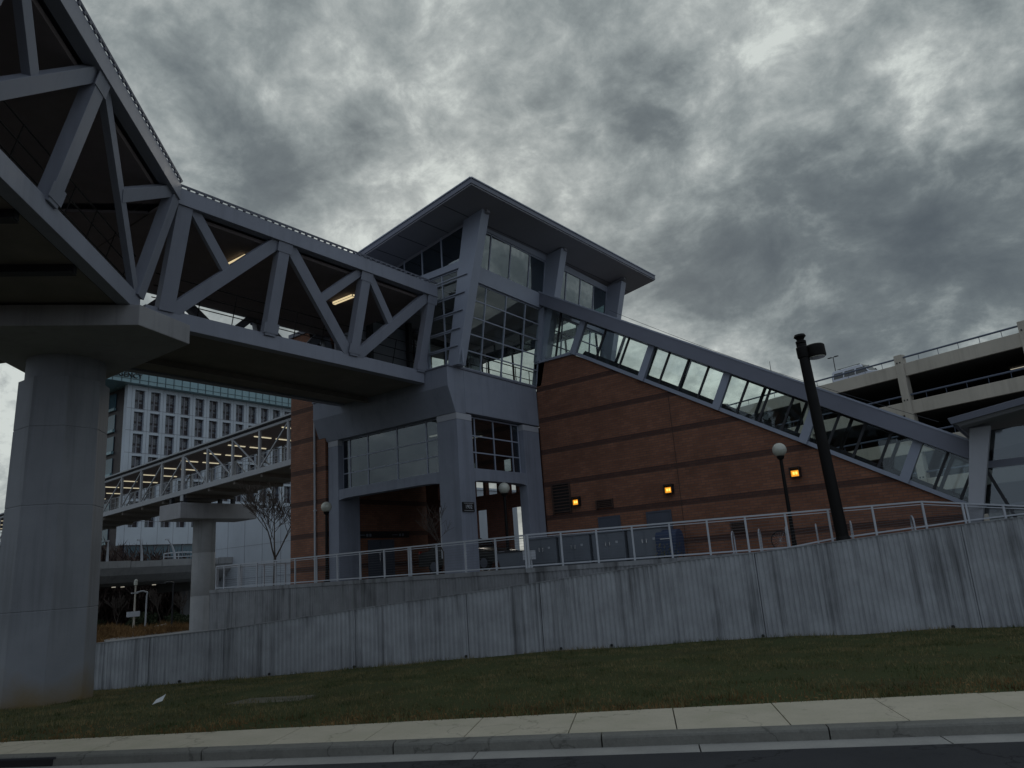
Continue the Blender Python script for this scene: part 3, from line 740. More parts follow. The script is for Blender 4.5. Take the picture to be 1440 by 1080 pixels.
# porch back frame, with openings the sky shows through
m = MB(); yb = 28.2
def hole_wall(m, y0, y1, x0, x1, z0, z1, holes):
    xs_ = sorted({x0, x1, *[h[0] for h in holes], *[h[1] for h in holes]}); zs_ = sorted({z0, z1, *[h[2] for h in holes], *[h[3] for h in holes]})
    for a, b in zip(xs_, xs_[1:]):
        for c, d in zip(zs_, zs_[1:]):
            mx_, mz_ = (a + b) / 2, (c + d) / 2
            if any(h[0] < mx_ < h[1] and h[2] < mz_ < h[3] for h in holes): continue
            m.box(a, b, y0, y1, c, d)
hole_wall(m, 28.31, 28.6, -26.6, -18.94, ZT, 8.78, [(-25.75, -25.4, 3.0, 5.65), (-25.75, -25.4, 6.1, 6.85), (-23.35, -22.62, ZT, 5.3), (-21.25, -20.1, ZT, 5.24),
          (-23.4, -22.75, 5.98, 6.75), (-22.6, -21.9, 5.98, 6.75), (-21.2, -20.75, 5.9, 6.75), (-20.65, -20.05, 5.9, 6.75), (-23.45, -23.05, 7.1, 7.7), (-21.55, -20.95, 6.98, 7.6), (-20.72, -20.12, 6.95, 7.55), (-25.75, -25.42, 7.45, 8.1)])
build(m, 'porch_back_wall', 'brickplain', t)
# three raked columns on the right face and three mirrored at the back
for y in (22.0, 28.0, 34.0):
    for sgn in (1, -1):
        def X(x): return x if sgn == 1 else -45.7 - x + .0
        k = 0 if sgn == 1 else -.0
        ztp = 17.05 if sgn == 1 else 15.25
        sc_ = (ztp - 10.66) / (16.9 - 10.66)
        pts = [V((X(-19.18), y, 10.66)), V((X(-18.62), y, 10.66)), V((X(-18.62 + 1.78 * sc_), y, ztp + .1)), V((X(-19.18 + 1.32 * sc_), y, ztp))]
        m = MB(); m.prism(pts, (0, .5, 0)); build(m, 'raked_column', 'steel2', t, bevel=.012)
def roofz(x, y): return 17.06 + .165 * (x + 16) + .035 * (y - 20.3)
def XF(z): return -18.90 + .17 * (z - 10.66)         # leaning glass plane, right face
Bv = V((.17, 0, 1)).normalized(); Lz = V((.17, 0, 1)).length
for y0, us in ((22.0, [.55, 1.78, 3.23, 4.7, 5.98]), (28.5, [.05, 1.4, 2.75, 4.1, 5.45])):
    gridwin('window', (XF(10.66), y0, 10.66), (0, 1, 0), Bv, us, [.03 * Lz, .78 * Lz, 1.5 * Lz, 2.24 * Lz, 2.98 * Lz, 3.70 * Lz], 'glass')
    gridwin('clerestory_window', (XF(10.66) + .06, y0, 10.66), (0, 1, 0), Bv, us, [4.42 * Lz, 6.05 * Lz] if y0 < 25 else [4.42 * Lz, 6.15 * Lz], 'glassup', fw=.06)
m = MB()
for y0, y1 in ((22.5, 28.0), (28.5, 34.0)):
    p = [V((XF(14.39) - .05, y0, 14.39)), V((XF(14.39) + .13, y0, 14.39)), V((XF(15.05) + .13, y0, 15.05)), V((XF(15.05) - .05, y0, 15.05))]; m.prism(p, (0, y1 - y0, 0))
    z0, z1 = (16.75, 17.05); p = [V((XF(z0) - .05, y0, z0)), V((XF(z0) + .12, y0, z0)), V((XF(z1) + .12, y0, z1)), V((XF(z1) - .05, y0, z1))]; m.prism(p, (0, y1 - y0, 0))
build(m, 'transom_beam', 'steel2', t)
# back face (-X), simpler
XB = -26.75
gridwin('window', (XB, 22.5, 10.66), (0, 1, 0), (0, 0, 1), [.03, 2, 4, 5.5, 8, 10, 11.4], [.03, 1.1, 4.35], 'glass', fr='dark', fw=.1)
m = MB(); m.box(XB - .12, XB + .12, 22.5, 34, 15.06, 15.32); build(m, 'transom_beam', 'dark', t)
# far end (+Y)
gridwin('window', (-26.6, 34.3, 10.66), (1, 0, 0), (0, 0, 1), [.03, 1.9, 3.8, 5.7, 7.7], [.03, 1.1, 4.2], 'glass', fr='dark', fw=.1)
fm = MB(); gm = MB(); xs = [-26.0, -24.0, -22.0, -20.0, -18.3]
for a, b in zip(xs, xs[1:]):
    za, zb2 = roofz(a, 34.3), roofz(b, 34.3)
    fm.prism([V((a - .04, 34.26, 15.34)), V((a + .04, 34.26, 15.34)), V((a + .04, 34.26, za)), V((a - .04, 34.26, za))], (0, .08, 0))
    gm.prism([V((a + .04, 34.29, 15.34)), V((b - .04, 34.29, 15.34)), V((b - .04, 34.29, zb2)), V((a + .04, 34.29, za))], (0, .012, 0))
fo = build(fm, 'clerestory_window', 'dark', t); build(gm, 'pane', 'glass', fo)
m = MB(); m.box(-26.6, -18.2, 34.18, 34.42, 14.9, 15.335); build(m, 'transom_beam', 'dark', t)
# street end (-Y): clerestory, beam, narrow finned window beside the bridge mouth, mouth frame
fm = MB(); gm = MB(); xs = [-27.0, -25.0, -23.9, -22.75, -21.6, -20.5, -19.35, -18.05]
for a, b in zip(xs, xs[1:]):
    zt_a, zt_b = roofz(a, 22.2) + .02, roofz(b, 22.2) + .02
    fm.prism([V((a - .03, 22.16, 15.15)), V((a + .03, 22.16, 15.15)), V((a + .03, 22.16, zt_a)), V((a - .03, 22.16, zt_a))], (0, .08, 0))
    gm.prism([V((a + .03, 22.19, 15.15)), V((b - .03, 22.19, 15.15)), V((b - .03, 22.19, zt_b)), V((a + .03, 22.19, zt_a))], (0, .012, 0))
fm.box(-27, -18.0, 22.14, 22.24, 15.10, 15.149)
fo = build(fm, 'clerestory_window', 'steel2', t); build(gm, 'pane', 'glassup', fo)
m = MB(); m.box(-27.3, -18.05, 22.02, 22.3, 14.80, 15.09); m.box(-20.62, -20.35, 22.05, 22.3, 10.66, 14.798); m.box(-27.3, -26.9, 22.05, 22.3, 10.66, 14.798); build(m, 'mouth_frame', 'steel2', t)
fo = gridwin('window', (-20.35, 22.15, 10.66), (1, 0, 0), (0, 0, 1), [.03, 1.0, 1.9], [.03, .78, 1.5, 2.24, 2.98, 3.70, 4.1], 'glass')
m = MB()
for k, z in enumerate((11.44, 12.16, 12.9, 13.64, 14.38)): m.box(-20.45, -18.72 + .24 * (z - 10.66) , 21.93, 21.985, z - .02, z + .02)
build(m, 'sun_fin', 'steel2', t)
# roof
def rp(x, y, dz): return V((x, y, roofz(x, y) + dz))
xl, xr, yf, yk = -29.2, -16.0, 20.3, 36.5
m = MB(); m.hexa([rp(xl, yf, 0), rp(xr, yf, 0), rp(xr, yk, 0), rp(xl, yk, 0), rp(xl, yf, .05), rp(xr, yf, .05), rp(xr, yk, .05), rp(xl, yk, .05)]); 
k = xl + 1.2
m2 = MB()
while k < xr - .3:
    m2.hexa([rp(k, yf + .1, -.012), rp(k + .02, yf + .1, -.012), rp(k + .02, yk - .1, -.012), rp(k, yk - .1, -.012), rp(k, yf + .1, -.001), rp(k + .02, yf + .1, -.001), rp(k + .02, yk - .1, -.001), rp(k, yk - .1, -.001)]); k += 1.3
so_ = build(m, 'soffit', 'soffit', t); build(m2, 'panel_seam', 'dark', so_)
m = MB(); m.hexa([rp(xl - .04, yf - .04, .052), rp(xr + .04, yf - .04, .052), rp(xr + .04, yk + .04, .052), rp(xl - .04, yk + .04, .052), rp(xl - .04, yf - .04, .27), rp(xr + .04, yf - .04, .27), rp(xr + .04, yk + .04, .27), rp(xl - .04, yk + .04, .27)])
build(m, 'roof_slab', 'roofsteel', t, bevel=.01)
m = MB()
for a, b, c, d in (((xl - .03, yf - .0), (xr + .03, yf - .0), .08, 0), ((xr + .0, yf - .03), (xr + .0, yk + .03), .08, 0)):
    m.beam(rp(*a, .285), rp(*b, .285), .16, .05)
build(m, 'roof_edge_trim', 'steel2', t)
for y in (22.1, 28.1, 34.1):
    m = MB(); m.beam(rp(xl + .6, y + .2, -.07), rp(xr - .75, y + .2, -.07), .22, .13); build(m, 'roof_rib', 'soffit', t)
# interior bits seen through the glass
for y in (24.2, 27.0, 31.0): build(MB().box(-26.4, -26.15, y, y + .25, 10.56, roofz(-26.3, y) - .02), 'inner_column', 'dark', t)
build(MB().box(-26.64, -26.5, 22.35, 27.2, 10.56, 15.2), 'sky_blocker', 'soffit', t)  # added panel, blocks sky patches that showed through the bridge mouth
m = MB()
for x in (-19.4, -26.3):
    m.path([(x, 22.6, 11.6), (x, 33.8, 11.6)], .025); m.path([(x, 22.6, 11.15), (x, 33.8, 11.15)], .02)
    y = 22.7
    while y < 33.8: m.tube((x, y, 10.56), (x, y, 11.6), .02, .02, 6); y += 1.1
build(m, 'inner_handrail', 'dark', t)
m = MB(); m.box(-22.4, -21.0, 24.2, 24.32, 8.45, 8.5); m.box(-22.4, -21.0, 26.2, 26.32, 8.45, 8.5); build(m, 'porch_light', 'winlit', t)
m = MB(); m.box(-26.8, X0 - .65, 23.0, 28.2, 8.62, 8.70); build(m, 'porch_ceiling', 'porchceil', t)
# number plaque
o = tag(build(MB().box(X0 + .002, X0 + .05, 22.16, 22.86, 4.72, 5.10), 'number_plaque', 'black'), 'black plaque reading 1902 on the front concrete leg of the tower', 'sign')
def text(s, name, loc, size, rot, mat, parent, off=V((0, 0, 0)), ext=.004):
    cu = bpy.data.curves.new(name, 'FONT'); cu.body = s; cu.size = size; cu.extrude = ext; cu.align_x = 'CENTER'; cu.align_y = 'CENTER'
    ob = bpy.data.objects.new(name, cu); COL.objects.link(ob)
    dg = bpy.context.evaluated_depsgraph_get(); me = bpy.data.meshes.new_from_object(ob.evaluated_get(dg))
    bpy.data.objects.remove(ob); o2 = bpy.data.objects.new(name, me); COL.objects.link(o2); me.materials.append(M[mat])
    me.name = name
    o2.parent = parent; o2.location = V(loc) - ORG.get(parent.name, V((0, 0, 0))); o2.rotation_euler = rot; return o2
text('1902', 'lettering', (X0 + .052, 22.51, 4.91), .22, (PI / 2, 0, PI / 2), 'white', o)
build(MB().box(X0 + .051, X0 + .056, 22.22, 22.80, 5.045, 5.06).box(X0 + .051, X0 + .056, 22.22, 22.80, 4.76, 4.775), 'border_line', 'white', o)
# conduit on the tower leg
tag(build(MB().tube((-20.05, 22.14, 3.0), (-20.05, 22.14, 5.0), .035), 'downpipe', 'white'), 'short pale pipe on the left edge of the front tower leg', 'pipe')

# ------------------------------------------------------------------ brick station building
t = thing('brick_station', 'red brick station building with dark bands and a steep sloping top edge', 'building', (-11, 28, ZT))
wall = MB()
sl_ = lambda x: 11.76 + (x + 16.7) * -.594
P_ = [(-18.9, ZT - .1), (-2.35, ZT - .1), (-2.35, sl_(-2.35)), (-16.7, 11.76), (-18.9, 11.76)]
wall.prism([V((x, 28.0, z)) for x, z in P_], (0, 2.6, 0))
w = build(wall, 'wall', 'brick', t)
def louver(parent, x0, x1, z0, z1, y=28.0, n=None):
    m = MB(); m.box(x0, x1, y - .03, y - .001, z0, z1); o = build(m, 'louvre_vent', 'black', parent)
    n = n or int((z1 - z0) / .13); m = MB()
    for k in range(n):
        z = z0 + (z1 - z0) * (k + .5) / n; m.hexa([(x0, y - .085, z - .04), (x1, y - .085, z - .04), (x1, y - .031, z + .005), (x0, y - .031, z + .005), (x0, y - .085, z - .025), (x1, y - .085, z - .025), (x1, y - .031, z + .02), (x0, y - .031, z + .02)])
    m.box(x0 - .05, x0, y - .09, y - .001, z0 - .05, z1 + .05); m.box(x1, x1 + .05, y - .09, y - .001, z0 - .05, z1 + .05); m.box(x0, x1, y - .09, y - .001, z1, z1 + .05)
    build(m, 'slat', 'louver', o)
build(MB().box(-12.32, -12.30, 27.985, 27.999, ZT, 9.0), 'movement_joint', 'louver', w)
louver(t, -18.42, -17.55, 4.66, 5.93); louver(t, -16.18, -15.45, 4.68, 4.98, n=4); louver(t, -10.35, -9.85, 3.15, 3.52, n=4)
for x0, x1 in ((-16.15, -15.2), (-13.85, -12.85)):
    m = MB(); m.box(x0, x1, 27.95, 27.999, ZT, 4.24); m.box(x0 - .06, x0, 27.93, 27.999, ZT, 4.3); m.box(x1, x1 + .06, 27.93, 27.999, ZT, 4.3); m.box(x0, x1, 27.93, 27.999, 4.241, 4.3)
    d = build(m, 'door', 'doorgrey', t); build(MB().tube((x1 - .1, 27.95, 3.4), (x1 - .1, 27.87, 3.4), .02).tube((x1 - .1, 27.87, 3.4), (x1 - .22, 27.87, 3.4), .014), 'handle', 'chrome', d)
# building left of the tower
t2 = thing('brick_building', 'narrow banded red brick block left of the tower with a pale downpipe', 'building', (-28.2, 22, ZT))
m = MB(); m.box(-29.5, -26.93, 22.0, 29.6, ZT - .1, 14.4); wl = build(m, 'wall', 'brick', t2)
m = MB(); m.box(-29.6, -26.9, 21.9, 29.7, 14.4, 14.6); build(m, 'parapet', 'roofsteel', t2)
m = MB(); m.tube((-27.62, 21.93, ZT), (-27.62, 21.93, 10.6), .05, .05, 10)
for z in (3.4, 5.6, 7.8, 9.9): m.box(-27.7, -27.54, 21.90, 21.999, z, z + .05)
build(m, 'downpipe', 'white', t2)
m = MB(); m.box(-26.929, -26.90, 24.5, 26.15, ZT, 4.15); m.box(-26.9, -26.87, 24.46, 24.54, ZT, 4.2); m.box(-26.9, -26.87, 25.28, 25.36, ZT, 4.2); m.box(-26.9, -26.87, 26.1, 26.18, ZT, 4.2); m.box(-26.9, -26.87, 24.54, 26.1, 4.13, 4.2)
d = build(m, 'door', ['doorgrey'], t2); build(MB().tube((-26.86, 25.2, 3.2), (-26.86, 25.2, 3.6), .015).tube((-26.86, 25.44, 3.2), (-26.86, 25.44, 3.6), .015), 'handle', 'chrome', d)
sgn = tag(build(MB().box(-26.92, -26.84, 23.62, 27.2, 4.30, 4.58), 'wayfinding_sign', 'black'), 'long black sign band above the doors in the dark porch', 'sign')
build(MB().box(-26.838, -26.834, 23.75, 24.25, 4.41, 4.45).box(-26.838, -26.834, 24.32, 24.45, 4.36, 4.49).box(-26.838, -26.834, 24.52, 24.65, 4.36, 4.49)
      .box(-26.838, -26.834, 26.0, 26.4, 4.41, 4.45).box(-26.838, -26.834, 26.5, 26.62, 4.36, 4.49).box(-26.838, -26.834, 26.7, 26.82, 4.36, 4.49), 'sign_mark', 'cab', sgn)
# low link behind porch: keeps the concourse roof line
# wall lamps
def wall_lamp(x, z, lab):
    t = thing('wall_lamp', lab, 'wall lamp', (x, 27.95, z), 'amber lamps on the brick wall')
    m = MB(); s = .19
    m.box(x - s, x + s, 27.93, 27.997, z - s, z + s); m.box(x - s, x - s + .045, 27.78, 27.929, z - s, z + s); m.box(x + s - .045, x + s, 27.78, 27.929, z - s, z + s)
    m.box(x - s + .046, x + s - .046, 27.78, 27.929, z + s - .045, z + s); m.box(x - s + .046, x + s - .046, 27.78, 27.929, z - s, z - s + .03); build(m, 'housing', 'black', t)
    m = MB(); m.box(x - s + .05, x + s - .05, 27.85, 27.90, z - s + .035, z + .06); build(m, 'lens', 'amber', t)
    m = MB(); m.box(x - .085, x - .015, 27.835, 27.849, z - .09, z + .01); m.box(x + .015, x + .085, 27.835, 27.849, z - .09, z + .01); build(m, 'bulb', 'amber2', t)
    return t
wall_lamp(-17.19, 5.10, 'amber wall lamp between the tall louvre and the small louvre on the brick wall')
wall_lamp(-12.74, 5.12, 'amber wall lamp above the right grey door on the brick wall')
wall_lamp(-7.67, 5.14, 'amber wall lamp near the sloping top of the brick wall, right of the globe lamp')

# ------------------------------------------------------------------ glazed escalator gallery
t = thing('escalator_gallery', 'sloping glazed escalator gallery running down the top of the brick building', 'gallery', (-10.4, 30, 7))
sb = lambda x: 14.84 + (x + 18.64) * -.608      # underside of roof beam
st = lambda x: 15.42 + (x + 18.46) * -.6075
xa, xb = -18.3, -1.75
for y0, y1, nm in ((27.62, 27.98, 'edge_beam'), (30.35, 30.6, 'edge_beam')):
    m = MB(); m.prism([V((xa, y0, sb(xa))), V((xb, y0, sb(xb))), V((xb, y0, st(xb))), V((xa, y0, st(xa)))], (0, y1 - y0, 0)); build(m, nm, 'roofsteel' if y0 < 29 else 'dark', t, bevel=.012)
m = MB(); m.hexa([(xa, 27.98, sb(xa) + .28), (xb, 27.98, sb(xb) + .28), (xb, 30.35, sb(xb) + .28), (xa, 30.35, sb(xa) + .28), (xa, 27.98, st(xa) - .05), (xb, 27.98, st(xb) - .05), (xb, 30.35, st(xb) - .05), (xa, 30.35, st(xa) - .05)])
build(m, 'roof', 'soffit', t)
m = MB(); m.prism([V((xa, 27.60, st(xa) - .06)), V((xb, 27.60, st(xb) - .06)), V((xb, 27.60, st(xb) + .015)), V((xa, 27.60, st(xa) + .015))], (0, .04, 0)); build(m, 'drip_edge', 'steel2', t)
ss = lambda x: sl_(x)
m = MB(); m.prism([V((-18.85, 27.9, 11.77)), V((-16.68, 27.9, 11.77)), V((-2.3, 27.9, ss(-2.3) + .01)), V((-2.3, 27.9, ss(-2.3) + .17)), V((-16.64, 27.9, 11.92)), V((-18.85, 27.9, 11.84))], (0, .22, 0)); build(m, 'sill', 'steel2', t)
m = MB(); m.prism([V((-16.6, 30.25, 11.75)), V((-2.3, 30.25, ss(-2.3) + .01)), V((-2.3, 30.25, ss(-2.3) + .2)), V((-16.6, 30.25, 12.0))], (0, .1, 0)); build(m, 'sill', 'dark', t)
LE = .56
def post(x, y, w, mat, nm, dy=.12, ztop_=None):
    z0 = ss(x) + .1 if x > -16.7 else 11.86; 
    # meet the beam: z = sb(x + LE*(z-z0))
    z1 = (sb(x) + .608 * LE * z0) / (1 + .608 * LE) + .05
    x1 = x + LE * (z1 - z0); m = MB()
    m.prism([V((x - w / 2, y, z0)), V((x + w / 2, y, z0 - (.59 * w if x > -16.7 else 0))), V((x1 + w / 2, y, z1 - .3 * w)), V((x1 - w / 2, y, z1 + .2 * w))], (0, dy, 0)); build(m, nm, mat, t)
for x in (-16.68, -13.45, -10.35, -7.25, -4.2): post(x, 27.84, .27, 'steel2', 'post', .2)
for x in (-15.6, -14.5, -12.7, -11.9, -11.1, -9.6, -8.8, -8.0, -6.5, -5.7, -4.95, -3.4, -2.7): post(x, 27.95, .075, 'dark', 'mullion', .07)
for x in (-15.9, -14.35, -12.8, -11.25, -9.7, -8.15, -6.6, -5.05, -3.5): post(x, 30.25, .10, 'dark', 'mullion', .1)
m = MB(); m.prism([V((-18.86, 27.86, 11.85)), V((-18.56, 27.86, 11.85)), V((-17.93, 27.86, 14.6)), V((-18.25, 27.86, 14.6))], (0, .16, 0)); build(m, 'post', 'steel2', t)
m = MB(); m.prism([V((-17.7, 27.95, 11.85)), V((-17.62, 27.95, 11.85)), V((-17.1, 27.95, 13.95)), V((-17.18, 27.95, 13.95))], (0, .07, 0)); build(m, 'mullion', 'dark', t)
gm = MB(); gm.prism([V((-18.55, 27.99, 11.84)), V((-16.7, 27.99, 11.9)), V((-2.3, 27.99, ss(-2.3) + .15)), V((-1.9, 27.99, sb(-1.9))), V((-17.95, 27.99, sb(-17.95)))], (0, .012, 0)); build(gm, 'pane', 'glass', t)
gm = MB(); gm.prism([V((-16.5, 30.35, 11.9)), V((-2.3, 30.35, ss(-2.3) + .15)), V((-1.9, 30.35, sb(-1.9))), V((-16.5, 30.35, sb(-16.5)))], (0, .012, 0)); build(gm, 'pane', 'glass', t)
# escalator inside
m = MB()
for y in (28.6, 29.75):
    m.prism([V((-16.7, y, 11.78)), V((-2.4, y, ss(-2.4) + .02)), V((-2.4, y, ss(-2.4) + .30)), V((-16.4, y, 12.0))], (0, .06, 0))
build(m, 'escalator_balustrade', 'dark', t)
m = MB(); m.hexa([(-16.7, 28.76, 11.77), (-2.4, 28.76, ss(-2.4) + .03), (-2.4, 29.7, ss(-2.4) + .03), (-16.7, 29.7, 11.77), (-16.7, 28.76, 11.9), (-2.4, 28.76, ss(-2.4) + .12), (-2.4, 29.7, ss(-2.4) + .12), (-16.7, 29.7, 11.82)]); build(m, 'escalator_steps', 'dark', t)
# lightning rod & cable
t3 = thing('lightning_rod', 'thin lightning rod with a slack wire along the gallery roof', 'lightning rod', (-8.0, 28, 9.1))
m = MB(); m.tube((-8.1, 28.4, st(-8.1) - .05), (-8.1, 28.4, st(-8.1) + .45), .018, .008, 6); build(m, 'rod', 'dark', t3)
m = MB(); pts = [V((-15.6 + 12.6 * k / 16, 29.9, st(-15.6 + 12.6 * k / 16) + .42 - .25 * math.sin(PI * k / 16))) for k in range(17)]; m.path(pts, .009, 5); build(m, 'wire', 'dark', t3)

# ------------------------------------------------------------------ lower pavilion at the right
t = thing('station_pavilion', 'lower station pavilion with a raked white column and sloping roof at right', 'pavilion', (1.5, 29, ZT))
m = MB(); m.prism([V((-2.60, 27.0, ZT - .02)), V((-2.24, 27.0, ZT - .02)), V((-1.36, 27.0, 5.72)), V((-1.92, 27.0, 5.72))], (0, .42, 0)); build(m, 'raked_column', 'joint', t, bevel=.015)
def pr(x, y, dz): return V((x, y, 5.80 + .145 * (x + 2.3) + dz))
m = MB(); m.hexa([pr(-2.3, 26, 0), pr(9, 26, 0), pr(9, 36, 0), pr(-2.3, 36, 0), pr(-2.36, 25.95, .20), pr(9, 25.95, .20), pr(9, 36, .20), pr(-2.36, 36, .20)]); build(m, 'roof', 'roofsteel', t, bevel=.01)
m = MB(); m.hexa([pr(-2.1, 26.2, -.1), pr(9, 26.2, -.1), pr(9, 35.8, -.1), pr(-2.1, 35.8, -.1), pr(-2.2, 26.1, -.003), pr(9, 26.1, -.003), pr(9, 35.9, -.003), pr(-2.2, 35.9, -.003)]); build(m, 'soffit', 'soffit', t)
m = MB(); m.box(-1.75, 8.5, 28.0, 28.15, 4.50, 4.72); build(m, 'transom_beam', 'roofsteel', t)
m = MB()
for x in (-1.2, .4, 2.0, 3.6, 5.2, 6.8): m.prism([V((x, 28.02, ZT)), V((x + .1, 28.02, ZT)), V((x - .55, 28.02, 4.5)), V((x - .65, 28.02, 4.5))], (0, .09, 0))
build(m, 'mullion', 'dark', t)
m = MB(); m.box(-2.0, 8.5, 28.05, 28.07, ZT, 4.5); m.box(-1.8, 8.5, 28.05, 28.07, 4.72, 5.7); build(m, 'pane', 'glassdark', t)
m = MB(); m.box(3.2, 8.6, 33.5, 33.7, ZT, 4.1); m.box(8.5, 8.7, 28.2, 33.4, ZT, 5.6); m.box(2.2, 2.6, 30, 30.4, ZT, 5.8); build(m, 'back_wall', 'brickplain', t)
# dome camera on the pavilion
t3 = thing('dome_camera', 'small dome security camera on a short arm beside the pavilion roof tip', 'security camera', (-2.7, 28.6, 5.2))
m = MB(); m.tube((-2.2, 28.7, 5.16), (-2.62, 28.55, 5.16), .018, .018, 6); m.tube((-2.62, 28.55, 5.16), (-2.68, 28.52, 5.36), .02, .02, 6); build(m, 'arm', 'dark', t3)
m = MB(); m.lathe((-2.7, 28.5, 5.38), [(.02, -.12), (.09, -.08), (.12, 0), (.09, .08), (.02, .12)], 14); build(m, 'dome', 'black', t3, smooth=True)
m = MB(); m.lathe((-2.7, 28.43, 5.38), [(.01, -.055), (.05, -.03), (.06, 0), (.05, .03), (.01, .055)], 12, axis=(0, -1, 0)); build(m, 'lens', 'globe', t3, smooth=True)

# ------------------------------------------------------------------ parking garage
G = V((.942, -.335, 0)).normalized(); GN = V((.335, .942, 0)).normalized(); g0 = V((-8.3, 64.3, 0))
def gp(a, b, z): p = g0 + G * a + GN * b; return V((p.x, p.y, z))
t = thing('parking_garage', 'long open concrete parking garage with blue grey rails behind the station', 'parking garage', gp(10, 10, -.9))
for k, zt in enumerate((16.0, 12.95, 9.9, 6.85, 3.8)):
    m = MB(); m.prism([gp(-24, 0, zt - 1.03), gp(60, 0, zt - 1.03), gp(60, 0, zt), gp(-24, 0, zt)], GN * .28)
    m.prism([gp(-24.3, 0, zt - 1.03), gp(-24.02, 0, zt - 1.03), gp(-24.02, 0, zt), gp(-24.3, 0, zt)], GN * 40)
    build(m, 'spandrel', 'garage', t, bevel=.03)
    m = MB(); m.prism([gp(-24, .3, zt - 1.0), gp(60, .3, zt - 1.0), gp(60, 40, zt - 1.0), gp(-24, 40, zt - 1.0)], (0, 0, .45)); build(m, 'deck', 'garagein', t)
    rz = zt + .5; m = MB(); m.tube(gp(-24, .14, rz), gp(60, .14, rz), .075, .075, 8)
    a = -24
    while a < 60: m.tube(gp(a, .14, zt), gp(a, .14, rz), .022, .022, 6); a += 1.5
    build(m, 'guard_rail', 'bluerail', t)
for k in range(-3, 8):
    m = MB(); a = k * 9.0
    m.prism([gp(a - .32, -.14, -1), gp(a + .32, -.14, -1), gp(a + .32, .5, -1), gp(a - .32, .5, -1)], (0, 0, 17.75)); o = build(m, 'column', 'garage', t, bevel=.04)
    m = MB()
    for zt in (16.0, 12.95, 9.9, 6.85): m.box(0, 0, 0, 0, 0, 0) if False else [m.obox(gp(a + s, -.15, zt + .1), G * .05, GN * .012, V((0, 0, .06))) for s in (-.12, .12)]
    build(m, 'anchor_plate', 'black', o)
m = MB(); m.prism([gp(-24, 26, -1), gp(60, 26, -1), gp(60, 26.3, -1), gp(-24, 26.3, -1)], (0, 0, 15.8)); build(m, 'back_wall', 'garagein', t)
for a, b in ((5.5, 7), (16, 9), (26, 7)):
    for zt in (16.0,):
        m = MB(); m.obox(gp(a, b, zt - 1.1), G * .55, GN * .05, V((0, 0, .02))); build(m, 'ceiling_light', 'winlit', t)
